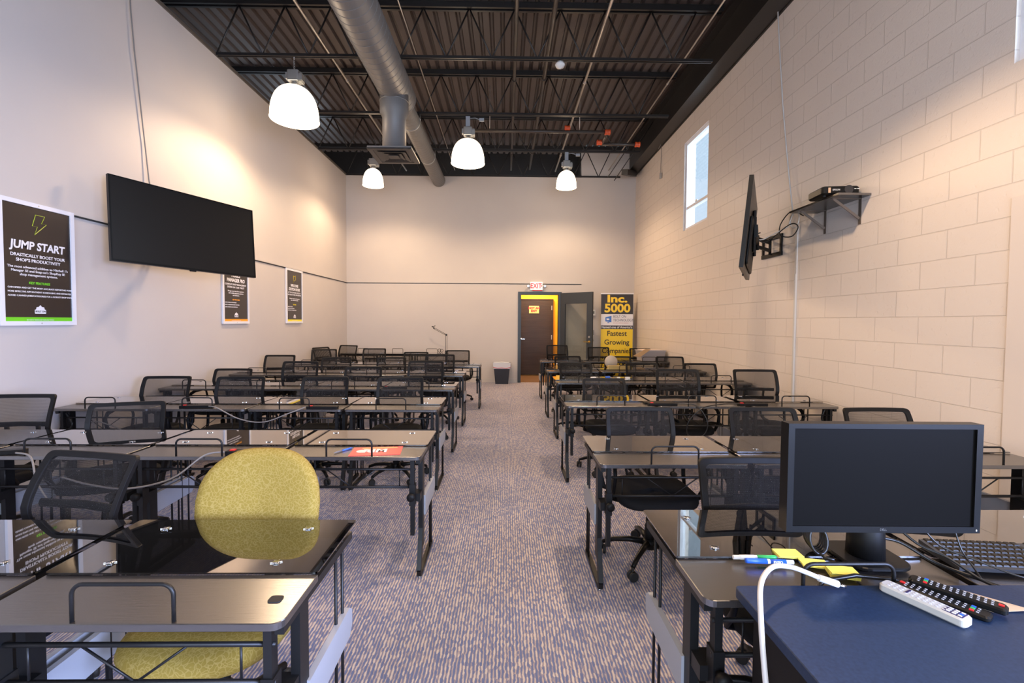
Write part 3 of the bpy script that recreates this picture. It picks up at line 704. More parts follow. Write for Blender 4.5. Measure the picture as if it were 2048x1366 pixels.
# yellow upholstered chair
yc = empty('upholstered_chair', (-.965, 1.56, 0), -.04, 'yellow upholstered swivel chair behind the bottom left table', 'chair')
def pad(name, w, h, d, ctr, curve, m, parent, tilt=0, e=.62, zs=1.0):
    mb = MB(); N = 40; rings = []
    for sc, dd in ((.0, 1), (.5, 1), (.85, .88), (.97, .5), (1.0, 0), (.97, -.5), (.85, -.88), (.5, -1), (.0, -1)):
        rg = []
        for k in range(N):
            a = 2*PI*k/N
            x = w/2*math.copysign(abs(math.cos(a))**e, math.cos(a))*sc; z = h/2*math.copysign(abs(math.sin(a))**e, math.sin(a))*sc
            x *= 1-.20*max(0, z/(h/2))**1.6
            y = dd*d/2-curve*(x/(w/2))**2
            rg.append(Vector((x, y, z)))
        rings.append(rg)
    vs = [p for g_ in rings for p in g_]; fs = []
    for i in range(len(rings)-1):
        for k in range(N): fs.append((i*N+k, i*N+(k+1) % N, (i+1)*N+(k+1) % N, (i+1)*N+k))
    R_ = Matrix.Rotation(tilt, 4, 'X'); vs = [R_ @ v+Vector(ctr) for v in vs]
    mb.add(vs, fs, True); return mb.obj(name, m, parent)
pad('backrest', .485, .40, .075, (0, .26, .765), .045, m_yfab, yc, math.radians(-10), .66)
pad('seat', .50, .48, .09, (0, -.02, .45), .0, m_yfab, yc, math.radians(-90), .72)
MB().tube([(0, .30, .72), (0, .33, .58), (0, .29, .44), (0, .20, .395), (0, 0, .39)], .03, 10, flat=(.035, .01)).obj('back_support', m_plastic, yc)
MB().rbox(-.17, .17, -.15, .15, .385, .405, .04).box(-.07, .07, -.1, .1, .34, .385).obj('seat_plate', m_plastic, yc)
MB().lathe([(.032, .09), (.032, .22), (.022, .225), (.022, .35)], seg=14).obj('gas_lift', m_plastic, yc)
bs = MB().lathe([(.02, .07), (.045, .08), (.045, .125), (.034, .135)], seg=16)
for k in range(5):
    a = 2*PI*k/5+.1; c, s_ = math.cos(a), math.sin(a)
    bs.tube([(c*.03, s_*.03, .11), (c*.15, s_*.15, .105), (c*.29, s_*.29, .072)], [.024, .02, .015], 8)
bs.obj('star_base', m_plastic, yc)
for k in range(5):
    a = 2*PI*k/5+.1; c, s_ = math.cos(a)*.29, math.sin(a)*.29
    MB().tube([(c-.022, s_, .028), (c+.022, s_, .028)], .028, 14).tube([(c, s_, .03), (c, s_, .075)], .008, 8).obj('caster', m_rubber, yc)

# ------------------------------------------------------------------ televisions
def tv(Wd, Hd, loc, rz, tilt, rol, label, arm_to, back_detail=True):
    r = empty('television', loc, 0, label, 'television')
    r.rotation_euler = (Matrix.Rotation(rz, 3, 'Z') @ Matrix.Rotation(rol, 3, 'Y') @ Matrix.Rotation(tilt, 3, 'X')).to_euler()
    b = MB(); t = .012
    b.box(-Wd/2, Wd/2, 0, .03, -Hd/2, Hd/2); b.box(-Wd/2, Wd/2, -.006, 0, Hd/2-t, Hd/2); b.box(-Wd/2, Wd/2, -.006, 0, -Hd/2, -Hd/2+.02)
    b.box(-Wd/2, -Wd/2+t, -.006, 0, -Hd/2+.02, Hd/2-t); b.box(Wd/2-t, Wd/2, -.006, 0, -Hd/2+.02, Hd/2-t)
    b.obj('casing', m_bplas, r)
    B(-Wd/2+t, Wd/2-t, -.003, -.0005, -Hd/2+.02, Hd/2-t).obj('screen', m_screen, r)
    MB().rbox(-Wd*.36, Wd*.36, -Hd*.44, Hd*.12, 0, .022, .03, 4, .008, M=Matrix.Translation((0, .03, 0)) @ Matrix.Rotation(-PI/2, 4, 'X') @ Matrix.Scale(-1, 4, (0, 1, 0))).obj('back_housing', m_plastic, r)
    B(-.03, .03, -.01, .004, -Hd/2-.014, -Hd/2+.004).obj('sensor_tab', m_plastic, r)
    return r
TVL = (-3.305, 4.914, 2.39)
tl = tv(1.40, .805, TVL, 1.102, -.096, .026, 'large black wall television angled out from the left wall', None)
def mount(tvc, nrm, wall_x, ys, zc, label):
    r = empty('television_mount', (wall_x, ys, zc), 0, label, 'mount')
    s_ = 1 if wall_x > 0 else -1; T = Vector(tvc)-Vector((wall_x, ys, zc)); nb = Vector(nrm)
    pl = MB()
    for dz in (.10, -.10): pl.box(-s_*.02 if s_ > 0 else 0, 0 if s_ > 0 else .02, -.20, .20, dz-.022, dz+.022)
    for dy in (-.18, .18): pl.box(-.018 if s_ > 0 else 0, 0 if s_ > 0 else .018, dy-.015, dy+.015, -.12, .12)
    pl.obj('wall_plate', m_plastic, r)
    P0 = Vector((-s_*.03, 0, 0)); P1 = T+nb*.075; mid = (P0+P1)/2+Vector((0, .12, 0))
    a = MB()
    for dz in (.045, -.045): a.bar(P0+Vector((0, 0, dz)), mid+Vector((0, 0, dz)), .02, .035)
    a.bar(mid, P1, .03, .05); a.tube([mid-Vector((0, 0, .08)), mid+Vector((0, 0, .08))], .016, 10); a.tube([P0-Vector((0, 0, .09)), P0+Vector((0, 0, .09))], .016, 10)
    a.obj('folding_arm', m_plastic, r)
    side = Vector((nb.y, -nb.x, 0)); h = MB()
    for q_ in (-.16, .16): h.bar(T+nb*.058+side*q_+Vector((0, 0, .2)), T+nb*.058+side*q_-Vector((0, 0, .2)), .02, .03)
    h.bar(T+nb*.075-side*.18, T+nb*.075+side*.18, .03, .12)
    h.obj('tilting_head', m_plastic, r)
mount(TVL, (-.89, .45, 0), XL, 5.15, 2.36, 'black folding arm behind the left wall television')
# right television, seen edge-on
TVR = (2.44, 4.65, 2.365)
angr = math.atan2(1.29, .743)
tr = tv(1.40, .80, TVR, angr+PI, -.085, 0, 'large black television seen edge-on from the block wall', None)
mount(TVR, (.87, -.49, 0), XR, 5.35, 2.36, 'black double-arm bracket holding the edge-on television')
tag(MB().tube([(-3.79, 4.78, ZB+.12), (-3.79, 4.80, 4.6), (-3.785, 4.83, 4.2), (-3.79, 4.95, 3.3), (-3.78, 4.98, 2.95), (-3.74, 5.0, 2.6), (-3.6, 5.02, 2.45)], .006, 6).obj('television_cable', m_cord), 'thin grey cable dropping from ceiling to left television', 'cable')

# posters
def poster(y0, y1, z0, z1, label, accent, title, sub, body, key, feats, icon, tsz):
    w = y1-y0; H = z1-z0
    r = empty('framed_poster', (XL+.004, (y0+y1)/2, z0), PI/2, label, 'poster')
    f = MB(); t = .034
    f.box(-w/2, w/2, -.022, 0, 0, t); f.box(-w/2, w/2, -.022, 0, H-t, H); f.box(-w/2, -w/2+t, -.022, 0, t, H-t); f.box(w/2-t, w/2, -.022, 0, t, H-t)
    fo = f.obj('frame', m_whitef, r)
    for z in (t/2, H-t/2): MB().lathe([(.006, -.0235), (.006, -.022)], (0, 0, z), 10, 'y').obj('screw', m_steel, fo)
    p = B(-w/2+t, w/2-t, -.012, -.002, t, H-t).obj('print', m_poster, r)
    a = mat('poster_accent', accent, .4)
    B(-w/2+t, w/2-t, -.0135, -.012, t, t+.032).obj('colour_band', a, p)
    text('small_print', 'SEE HOW IT WORKS FOR YOUR SHOP TODAY', .0105, (0, -.0138, t+.010), m_white, p)
    wt = mat('print_white', (.82, .80, .84), .5) if 'print_white' not in bpy.data.materials else bpy.data.materials['print_white']
    text('title', title, tsz, (0, -.013, H*(.66 if '\n' in title else .645)), wt, p, bold=.0026, shear=.10, sx=.90, space=1.0)
    text('subtitle', sub, .034, (0, -.013, H*.545), wt, p, bold=.0006, sx=1.0, space=1.15)
    text('body_text', body, .0265, (0, -.013, H*.44), wt, p, sx=1.05, bold=.0003, space=1.1)
    text('heading', key, .026, (0, -.013, H*.345), a, p, bold=.0007)
    text('feature_list', feats, .0178, (-w/2+t+.028, -.013, H*.272), wt, p, align='LEFT', bold=.0003, space=1.75)
    lg = MB(); c = H*.125
    lg.rbox(-.045, .045, c-.028, c+.006, .012, .0134, .006, 3, M=Matrix(((1, 0, 0, 0), (0, 0, -1, 0), (0, 1, 0, 0), (0, 0, 0, 1))))
    lg.prism([(-.038, c-.005), (.038, c-.005), (.030, c+.025), (.012, c+.028), (0, c+.042), (-.012, c+.028), (-.030, c+.025)], -.0132, -.012)
    lo = lg.obj('emblem', wt, p)
    text('emblem_text', 'BOLT ON', .019, (0, -.0142, c-.010), m_poster, lo, bold=.0004)
    ic = MB()
    pts = [(x*.62, -.0128, H*.825+z*.62) for x, z in icon]
    ic.tube(pts, .0026, 5, closed=True); ic.obj('icon', a if accent[0] > .3 else mat('icon_yellow_green', (.5, .6, .03), .4), p)
m_poster = mat('dark_brown_poster', (.030, .023, .021), .16, spec=.6)
bolt = [(-.03, .13), (.09, .13), (.045, .03), (.11, .03), (-.05, -.13), (-.01, -.02), (-.075, -.02)]
flag = [(-.06, -.13), (-.06, .09), (0, .06), (.07, .10), (.07, -.02), (0, -.06), (-.055, -.03)]
tabl = [(-.06, -.1), (-.06, .1), (.06, .1), (.06, -.1)]
poster(3.51, 4.122, 1.42, 2.40, 'dark poster in white frame headed JUMP START with green band', (.16, .62, .02), 'JUMP START', "DRASTICALLY BOOST YOUR\nSHOP'S PRODUCTIVITY",
       "The most advanced addition to Mitchell 1's\nManager SE and Snap-on's ShopKey SE\nshop management systems.", 'KEY FEATURES', 'GAIN SPEED AND GET THE MOST ACCURATE REPORTING POSSIBLE\nMORE EFFECTIVE APPOINTMENT SCHEDULING AND ESTIMATES\nADDED CANNED JOBS/CATEGORIES FOR A ROBUST SHOP SYSTEM', bolt, .088)
poster(6.235, 6.87, 1.42, 2.385, 'dark poster in white frame with orange band, partly behind the television', (.9, .36, .02), 'MOBILE\nMANAGER PRO', "COMPLETE SHOP MANAGEMENT\nSYSTEM ON YOUR TABLET",
       "Manage your shop from anywhere\nwith mobile inspections, photos\nand estimates.", 'KEY FEATURES', 'INSPECTIONS ON YOUR TABLET\nEASY TO SHARE WITH EVERY CUSTOMER\nQUICK ESTIMATES AND APPROVALS', tabl, .068)
poster(8.03, 8.67, 1.42, 2.38, 'dark narrow-looking poster with yellow band, furthest along the left wall', (.85, .70, .02), 'WELCOME\nSTATION KIOSK', "LET THE CUSTOMER CHECK IN\nAND BOOK THEIR OWN SERVICE",
       "Welcome customers as they arrive\nwith a self-service station.", 'FEATURES', 'SIMPLE SELF CHECK IN\nSAVES TIME AT THE COUNTER\nSEAMLESS LINK TO YOUR SHOP SYSTEM', flag, .066)

# ------------------------------------------------------------------ back wall items
ex = empty('exit_sign', (.735, YB, 2.33), 0, 'white EXIT sign with red letters and two lamp heads above doorway', 'exit sign')
MB().rbox(-.15, .15, -.05, 0, -.095, .095, .01).obj('sign_box', mat('exit_white', (.85, .82, .8), .4, emit=(1, .9, .88), estr=.35), ex)
text('lettering', 'EXIT', .165, (-.012, -.052, -.005), mat('exit_red', (.75, .02, .03), .4, emit=(.9, .03, .04), estr=.5), ex, bold=.003, sx=.80)
MB().prism([(.115, -.03), (.14, 0), (.115, .03)], -.053, -.05).obj('arrow', m_red, ex)
B(-.10, .14, -.045, -.01, -.115, -.096).obj('lower_housing', m_red, ex)
for sx in (-1, 1): MB().lathe([(.018, -.06), (.042, -.085), (.042, -.10), (.03, -.105)], (sx*.20, 0, -.01), 16, 'y').tube([(sx*.15, -.02, -.03), (sx*.2, -.03, -.03), (sx*.2, -.06, -.01)], .012, 6).obj('lamp_head', m_steel, ex)
th = empty('thermostat', (2.10, YB, 1.70), 0, 'small white thermostat on the back wall left of the banner', 'thermostat')
MB().rbox(-.065, .065, -.03, 0, -.07, .07, .006).obj('body', m_white, th); B(-.038, .038, -.033, -.03, -.03, .035).obj('display', mat('lcd_grey', (.16, .18, .16), .3), th)
sw = empty('light_switch', (2.10, YB, 1.22), 0, 'grey light switch plate on back wall below the thermostat', 'switch')
B(-.038, .038, -.006, 0, -.06, .06).obj('plate', mat('grey_plate', (.28, .27, .27), .4), sw); B(-.012, .012, -.014, -.006, -.02, .02).obj('toggle', m_white, sw)
ks = empty('key_switch', (2.10, YB, 1.03), 0, 'small round metal key switch under the light switch', 'switch')
MB().lathe([(.034, 0), (.034, -.008), (.02, -.02), (0, -.022)], seg=18, axis='y').obj('lock_cylinder', m_steel, ks)
# banner
bn = empty('roll_up_banner', (2.60, 10.74, 0), -.03, 'tall yellow and black roll-up banner reading Inc. 5000', 'banner')
m_by = mat('banner_yellow', (.86, .60, .02), .45); m_bk = mat('banner_black', (.03, .022, .02), .4); m_gold = mat('banner_gold', (.90, .62, .03), .4); m_ink = mat('banner_ink', (.03, .02, .01), .5)
HW = .372
sh = B(-HW, HW, 0, .003, .09, 2.13).obj('banner_sheet', m_by, bn)
B(-HW, HW, -.0012, 0, 1.66, 2.13).obj('black_field', m_bk, sh)
B(-HW, HW, -.0012, 0, 1.395, 1.66).obj('white_field', mat('banner_white', (.80, .78, .80), .45), sh)
B(-HW, HW, -.0012, 0, 1.31, 1.395).obj('black_strip', m_bk, sh)
text('inc_lettering', 'Inc.', .235, (0, -.004, 2.01), m_gold, sh, bold=.009, sx=1.45)
text('number_lettering', '5000', .27, (.005, -.004, 1.79), m_gold, sh, bold=.009, sx=1.12)
text('company_lettering', 'BOLT ON\nTECHNOLOGY', .085, (-.09, -.003, 1.56), mat('logo_blue_grey', (.06, .07, .14), .5), sh, align='LEFT', sx=.82)
text('tag_line', 'innovative software solutions', .03, (-.09, -.003, 1.455), mat('logo_red', (.5, .12, .1), .5), sh, align='LEFT')
text('strip_lettering', "Named one of America's", .077, (0, -.003, 1.352), m_white, sh, bold=.001, sx=.92)
text('slogan', 'Fastest', .165, (0, -.003, 1.205), m_ink, sh, bold=.002)
text('slogan', 'Growing', .165, (0, -.003, 1.0), m_ink, sh, bold=.002)
text('slogan', 'Companies', .165, (0, -.003, .80), m_ink, sh, bold=.002, sx=.92)
MB().prism([(-.27, 1.585), (-.13, 1.62), (-.13, 1.47), (-.27, 1.49)], -.004, -.0015).prism([(-.22, 1.47), (-.18, 1.47), (-.175, 1.45), (-.225, 1.45)], -.004, -.0015).obj('screen_logo', mat('logo_blue', (.04, .16, .55), .35), sh)
MB().prism([(-.25, 1.56), (-.19, 1.56), (-.17, 1.54), (-.19, 1.52), (-.25, 1.52), (-.235, 1.54)], -.0055, -.004).obj('wrench_logo', m_white, sh)
MB().box(-HW-.01, HW+.01, -.008, .012, 2.125, 2.15).obj('top_rail', m_whitef, bn)
MB().rbox(-HW-.02, HW+.02, -.045, .06, 0, .09, .01).box(-.12, -.08, -.14, .16, 0, .015).box(.08, .12, -.14, .16, 0, .015).obj('base_cassette', m_steel, bn)
MB().tube([(0, .03, .08), (0, .03, 2.13)], .008, 8).obj('pole', m_steel, bn)
# bin
tb = empty('waste_bin', (-.085, 10.93, 0), 0, 'dark waste bin with white liner bag by the back wall', 'bin')
def taper(w0, d0, w1, d1, z0, z1, mb):
    vs = [(sx*w0/2, sy*d0/2, z0) for sx, sy in ((-1, -1), (1, -1), (1, 1), (-1, 1))]+[(sx*w1/2, sy*d1/2, z1) for sx, sy in ((-1, -1), (1, -1), (1, 1), (-1, 1))]
    mb.add(vs, [(0, 3, 2, 1)]+[(k, (k+1) % 4, 4+(k+1) % 4, 4+k) for k in range(4)]); return mb
taper(.30, .22, .38, .27, 0, .41, MB()).obj('bin_body', mat('dark_blue_plastic', (.018, .020, .030), .5), tb)
lm = MB(); taper(.40, .29, .41, .30, .36, .50, lm); taper(.39, .28, .30, .2, .50, .40, lm); lm.obj('liner_bag', mat('white_bag', (.62, .64, .70), .4), tb)
MB().tube([(-.2, -.148, .40), (-.1, -.152, .375), (0, -.15, .385), (.1, -.152, .37), (.205, -.15, .40)], .006, 6).obj('drawstring', m_red, tb)
MB().tube([(-.12, -.10, .505), (0, -.05, .515), (.15, -.12, .505), (.19, -.02, .51)], .012, 6).obj('bag_fold', m_white, tb)
# boom arm on back table
ba = empty('boom_arm', (-1.385, 10.80, TZ+.008), 0, 'thin black articulated boom arm clamped to the back table', 'boom arm')
for dx in (-.015, .015): MB().tube([(dx, 0, .03), (dx, 0, .40)], .005, 6).obj('lower_arm', m_black, ba)
MB().tube([(-.01, 0, .43), (-.29, 0, .585)], .005, 6).tube([(.0, 0, .40), (-.29, 0, .555)], .005, 6).obj('upper_arm', m_black, ba)
MB().lathe([(.022, -.015), (.022, .015)], (0, 0, .415), 12, 'y').obj('elbow_joint', m_black, ba)
MB().lathe([(.018, -.012), (.018, .012)], (-.29, 0, .57), 12, 'y').tube([(-.29, 0, .57), (-.31, 0, .60), (-.26, -.01, .63)], .009, 6).tube([(-.31, 0, .60), (-.34, 0, .61)], .013, 8).obj('end_clip', m_black, ba)
MB().box(-.03, .03, -.03, .03, 0, .05).obj('clamp', m_black, ba)
MB().tube([(-.16+.035*math.cos(a), 0, .05+.04*math.sin(a)) for a in [k*PI/6 for k in range(12)]], .006, 6, closed=True).tube([(-.06+.035*math.cos(a)-.05, .01, .045+.035*math.sin(a)) for a in [k*PI/6 for k in range(12)]], .006, 6, closed=True).obj('coiled_cable', m_rubber, ba)
# box and bin of papers on last right row
cb = empty('plastic_crate', (2.80, 8.86, TZ+.008), .05, 'clear storage crate with open cardboard flap on last right table', 'crate')
taper(.42, .28, .48, .33, 0, .19, MB()).obj('crate_body', mat('translucent_plastic', (.36, .33, .32), .3), cb)
MB().box(-.25, .25, -.175, .175, .19, .205).obj('crate_lid', mat('crate_lid_grey', (.42, .38, .36), .4), cb)
MB().prism([(-.06, .225), (-.16, .235), (-.40, .10), (-.26, .08)], -.19, -.183).obj('cardboard_flap', m_cardboard, cb)
MB().box(-.2, .18, -.15, .15, .206, .216).obj('loose_papers', mat('papers', (.75, .6, .5), .8), cb)

# ------------------------------------------------------------------ shelf, projector, cables on the block wall
sf = empty('wall_shelf', (XR, 4.25, 2.585), 0, 'black bracketed wall shelf under the projector', 'shelf')
B(-.28, 0, -.34, .34, -.018, 0).obj('shelf_board', m_lam, sf)
for y in (-.22, .22):
    MB().box(-.004, 0, y-.016, y+.016, -.24, -.018).box(-.26, 0, y-.016, y+.016, -.022, -.018).bar((-.24, y, -.022), (-.006, y, -.19), .022, .008).obj('bracket', mat('bracket_grey', (.22, .18, .15), .4, .5) if y < 0 else bpy.data.materials['bracket_grey'], sf)
m_steel_dark = mat('dark_lens_ring', (.06, .06, .065), .2, .6)
pj = empty('projector', (2.925, 4.12, 2.585), -.12, 'black projector resting on the wall shelf', 'projector')
MB().rbox(-.155, .155, -.12, .14, .014, .085, .035, 5, .012).obj('body', m_bplas, pj)
MB().lathe([(.036, -.128), (.036, -.11), (.028, -.108), (.028, -.118), (0, -.118)], (.055, 0, .052), 20, 'y').obj('lens', m_steel_dark, pj)
B(-.11, -.09, -.122, -.119, .025, .07).obj('label_strip', mat('copper_strip', (.6, .4, .25), .3), pj)
text('maker_lettering', 'EPSON', .02, (-.045, -.1225, .05), m_white, pj)
for x in (.1, .125): B(x, x+.018, -.1215, -.119, .055, .06).obj('indicator', m_white, pj)
for x in (-.12, .12): MB().lathe([(.012, 0), (.012, .016)], (x, -.08, 0), 10).obj('foot', m_rubber, pj)
tag(MB().tube([(3.045, 5.31, ZD-.3), (3.06, 5.25, 4.6), (3.05, 5.14, 3.9), (3.06, 5.07, 3.4), (3.07, 4.99, 2.9), (3.05, 4.90, 2.62)], .0075, 6).obj('drop_cable', m_cordw), 'white cable falling from ceiling down the block wall to shelf', 'cable')
tag(MB().tube([(3.03+.0*k, 4.84+.075*math.cos(a), 2.56+.085*math.sin(a)) for k, a in enumerate([i*PI/8 for i in range(20)])]+[(3.0, 4.9, 2.5), (2.85, 5.1, 2.40), (2.72, 5.05, 2.38)], .0065, 6).obj('looped_cable', m_cordw), 'white cable looped between the shelf end and television bracket', 'cable')
tag(MB().tube(smooth([(3.0, 4.65, 2.56), (3.0, 4.85, 2.65), (2.98, 5.0, 2.55), (2.95, 4.95, 2.42), (2.98, 4.8, 2.38), (2.98, 4.7, 2.46), (2.95, 4.8, 2.5), (2.85, 5.05, 2.36), (2.7, 5.0, 2.42), (2.72, 4.93, 2.44)]), .006, 6).obj('black_cable', m_rubber), 'tangled black cable hanging beneath the left end of shelf', 'cable')
tag(MB().box(3.084, 3.098, 4.875, 4.905, 2.0, 2.5).box(3.078, 3.098, 4.875, 4.90, .45, 2.0).obj('cable_raceway', m_cordw), 'white cable raceway running down the block wall to the floor', 'raceway')

# ------------------------------------------------------------------ teacher's desk
dq = empty('teacher_desk', (1.27, .83, 0), 0, 'dark teacher desk at bottom right, nearest the camera', 'desk')
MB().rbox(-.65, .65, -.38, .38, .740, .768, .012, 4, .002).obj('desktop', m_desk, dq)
MB().box(-.62, -.598, -.35, .335, 0, .740).obj('side_panel', m_plastic, dq)
MB().box(.598, .62, -.35, .335, 0, .740).obj('side_panel', m_plastic, dq)
MB().box(-.598, .598, .30, .32, .25, .740).obj('modesty_panel', m_plastic, dq)
DZT = .768
# remotes on the desk
def remote(x0, y0, x1, y1, w, h, m, label, btn, z=DZT, dark=False):
    a = math.atan2(y1-y0, x1-x0); L = math.hypot(x1-x0, y1-y0)
    r = empty('remote_control', ((x0+x1)/2, (y0+y1)/2, z), a, label, 'remote control')
    MB().rbox(-L/2, L/2, -w/2, w/2, 0, h, w*.28, 5, .004).obj('body', m, r)
    rows = int(L/.0125)-2
    b1 = MB(); 
    for i in range(rows):
        for k in range(3):
            if btn == 'w' and 9 < i < 12: continue
            x = -L/2+.02+i*.0125; y = (k-1)*w*.27; b1.rbox(x-.0026, x+.0026, y-.0024, y+.0024, h-.0005, h+.0009, .0012, 2)
    b1.obj('buttons', m_btn if dark else m_btnw, r)
    if dark:
        c = MB(); 
        for k, mm in enumerate((m_red, m_green, m_blue)):
            sgn = 1 if btn == 'a' else -1
            B(sgn*(L/2-.034)-.004, sgn*(L/2-.034)+.004, (k-1)*w*.27-.004, (k-1)*w*.27+.004, h, h+.0022).obj('colour_button', mm, r)
        B(-(1 if btn == 'a' else -1)*(L/2-.012)-.005, -(1 if btn == 'a' else -1)*(L/2-.012)+.005, -.004, .004, h, h+.0025).obj('power_button', m_red, r)
    else:
        B(L/2-.045, L/2-.008, -w*.36, w*.36, h, h+.0008).obj('dark_key_field', mat('indigo_print', (.03, .02, .08), .4), r)
        for i in range(3):
            for k in range(3): B(L/2-.04+i*.011, L/2-.033+i*.011, (k-1)*w*.22-.003, (k-1)*w*.22+.003, h+.0008, h+.002).obj('colour_button', m_btnw if (i, k) != (2, 1) else m_blue, r)
        B(-L/2+.055, -L/2+.06, -w*.3, w*.3, h, h+.001).obj('dark_bar', bpy.data.materials['indigo_print'], r)
    return r
m_btn = mat('light_grey_buttons', (.42, .42, .44), .5); m_btnw = mat('white_buttons', (.58, .58, .60), .4)
m_green = mat('green_plastic', (.03, .45, .12), .35); m_blue = mat('blue_plastic', (.02, .12, .6), .35)
m_rw = mat('remote_white', (.50, .49, .46), .5)
remote(1.010, 1.195, 1.085, 1.035, .042, .022, m_rw, 'white projector remote lying nearest on the desk', 'w')
remote(1.062, 1.208, 1.162, 1.057, .040, .014, m_bplas, 'black remote between the white remote and other black remote', 'a', dark=True)
remote(1.100, 1.214, 1.218, 1.072, .040, .016, m_bplas, 'black remote furthest right of three, overlapping a tan envelope', 'b', z=DZT+.0075, dark=True)
en = tag(MB().add([(1.10, 1.21, DZT+.001), (1.19, 1.205, DZT+.001), (1.30, 1.09, DZT+.006), (1.20, 1.09, DZT+.001), (1.10, 1.21, DZT+.0018), (1.19, 1.205, DZT+.0018), (1.30, 1.09, DZT+.0068), (1.20, 1.09, DZT+.0018)], [(0, 3, 2, 1), (4, 5, 6, 7), (0, 1, 5, 4), (1, 2, 6, 5), (2, 3, 7, 6), (3, 0, 4, 7)]).obj('envelope', mat('manila', (.62, .43, .26), .75)), 'tan paper envelope lying beside the black remotes', 'envelope')
pc = tag(B(1.268, 1.34, .96, 1.03, DZT, DZT+.0012).obj('paper_note', mat('cream_paper', (.75, .70, .5), .8)), 'corner of a cream note at right photo edge on desk', 'note')
# white cable with silver plug
wc = empty('white_cable', (0, 0, 0), 0, 'thick white cable arching over left end of the desk', 'cable')
MB().tube(smooth([(.57, .90, .35), (.578, .95, .55), (.585, 1.0, .70), (.597, 1.04, .79), (.63, 1.10, .838), (.69, 1.155, .848), (.75, 1.18, .835), (.80, 1.19, .815), (.84, 1.19, .798)]), .0062, 10).obj('cord', m_cordw, wc)
MB().tube([(.835, 1.19, .800), (.885, 1.187, .784)], .0088, 10).obj('plug_body', m_white, wc); MB().tube([(.889, 1.187, .782), (.905, 1.186, .777)], .005, 8).obj('plug_tip', m_chrome, wc)
# monitor
GT = TZ+.008
mo = empty('computer_monitor', (1.09, 1.30, GT), -.015, 'wide black computer monitor on the front right table', 'monitor')
MW, MH, mz = .557, .315, .295
fr = MB(); t = .014
fr.box(-MW/2, MW/2, 0, .03, mz-MH/2, mz+MH/2); fr.box(-MW/2, MW/2, -.008, 0, mz+MH/2-t, mz+MH/2); fr.box(-MW/2, MW/2, -.008, 0, mz-MH/2, mz-MH/2+.018)
fr.box(-MW/2, -MW/2+t+.004, -.008, 0, mz-MH/2+.018, mz+MH/2-t); fr.box(MW/2-t-.004, MW/2, -.008, 0, mz-MH/2+.018, mz+MH/2-t)
fr.obj('bezel', m_bplas, mo)
B(-MW/2+t+.004, MW/2-t-.004, -.0015, -.0003, mz-MH/2+.018, mz+MH/2-t).obj('screen', mat('matte_screen', (.004, .0035, .003), .45, spec=.05), mo)
text('maker_lettering', 'DELL', .009, (0, -.0085, mz-MH/2+.009), mat('dim_grey_print', (.12, .12, .12), .4), mo)
B(MW/2-.012, MW/2-.009, -.009, -.008, mz-MH/2+.006, mz-MH/2+.011).obj('power_light', m_white, mo)
MB().rbox(-.20, .20, mz-.11, mz+.09, 0, .035, .03, 4, M=Matrix(((1, 0, 0, 0), (0, 0, 1, .03), (0, 1, 0, 0), (0, 0, 0, 1)))).obj('back_housing', m_plastic, mo)
st = MB().lathe([(.052, 0), (.05, .06), (.045, .16)], (.05, .12, .012), 24); st.box(.0, .07, .06, .12, .15, mz)
so = st.obj('stand', m_plastic, mo)
MB().rbox(-.045, .145, .03, .21, 0, .012, .05, 6, .003).obj('stand_base', m_bplas, mo)
MB().lathe([(.018, .066), (.014, .064)], (.06, .12, .10), 16, 'y').obj('stand_badge', m_chrome, mo)
# keyboard
kb = empty('keyboard', (1.585, 1.385, GT), -.10, 'black keyboard on the table right of the monitor', 'keyboard')
MB().add([(-.22, -.075, .003), (.24, -.075, .003), (.24, .08, .003), (-.22, .08, .003), (-.22, -.075, .014), (.24, -.075, .014), (.24, .08, .026), (-.22, .08, .026)], [(0, 3, 2, 1), (4, 5, 6, 7), (0, 1, 5, 4), (1, 2, 6, 5), (2, 3, 7, 6), (3, 0, 4, 7)]).obj('keyboard_body', mat('keyboard_slate', (.028, .03, .036), .45), kb)
kk = MB()
for j in range(6):
    for i in range(22):
        if i in (15, 19) and j != 9: pass
        x = -.208+i*.0202; y = -.062+j*.0245; z = .014+(y+.075)/.155*.012
        if i in (14, 18): continue
        if i in (15, 16, 17) and j in (1, 4) and not (i == 16 and j == 1): continue
        kk.add([(x, y, z), (x+.0175, y, z), (x+.0175, y+.020, z+.0016), (x, y+.020, z+.0016), (x+.002, y+.002, z+.004), (x+.0155, y+.002, z+.004), (x+.0155, y+.018, z+.0056), (x+.002, y+.018, z+.0056)], [(4, 5, 6, 7), (0, 1, 5, 4), (1, 2, 6, 5), (2, 3, 7, 6), (3, 0, 4, 7)])
kk.obj('keys', m_bplas, kb)
# cables on the table
m_bc = mat('black_cable_jacket', (.012, .012, .012), .3)
for i, (pts, lab) in enumerate((
    ([(1.16, 1.42, .80), (1.24, 1.41, .79), (1.31, 1.36, .75), (1.36, 1.28, .745), (1.41, 1.22, .74)], 'thickest black cable curving from the monitor stand toward the desk'),
    ([(1.22, 1.44, .86), (1.27, 1.38, .80), (1.32, 1.33, .78), (1.36, 1.27, .747), (1.38, 1.23, .745)], 'black cable dropping from monitor bottom across the keyboard corner'),
    ([(1.28, 1.40, .87), (1.33, 1.37, .80), (1.40, 1.33, .775), (1.47, 1.28, .755), (1.52, 1.27, .747)], 'thin black cable looping over the keyboard keys'),
    ([(1.36, 1.36, .87), (1.37, 1.34, .80), (1.375, 1.31, .765), (1.37, 1.28, .745)], 'thin black cable hanging straight down in front of keyboard'))):
    tag(MB().tube(smooth(pts), (.005, .004, .0028, .0025)[i], 7).obj('monitor_cable', m_bc), lab, 'cable', 'cables under the monitor')
cl = MB()
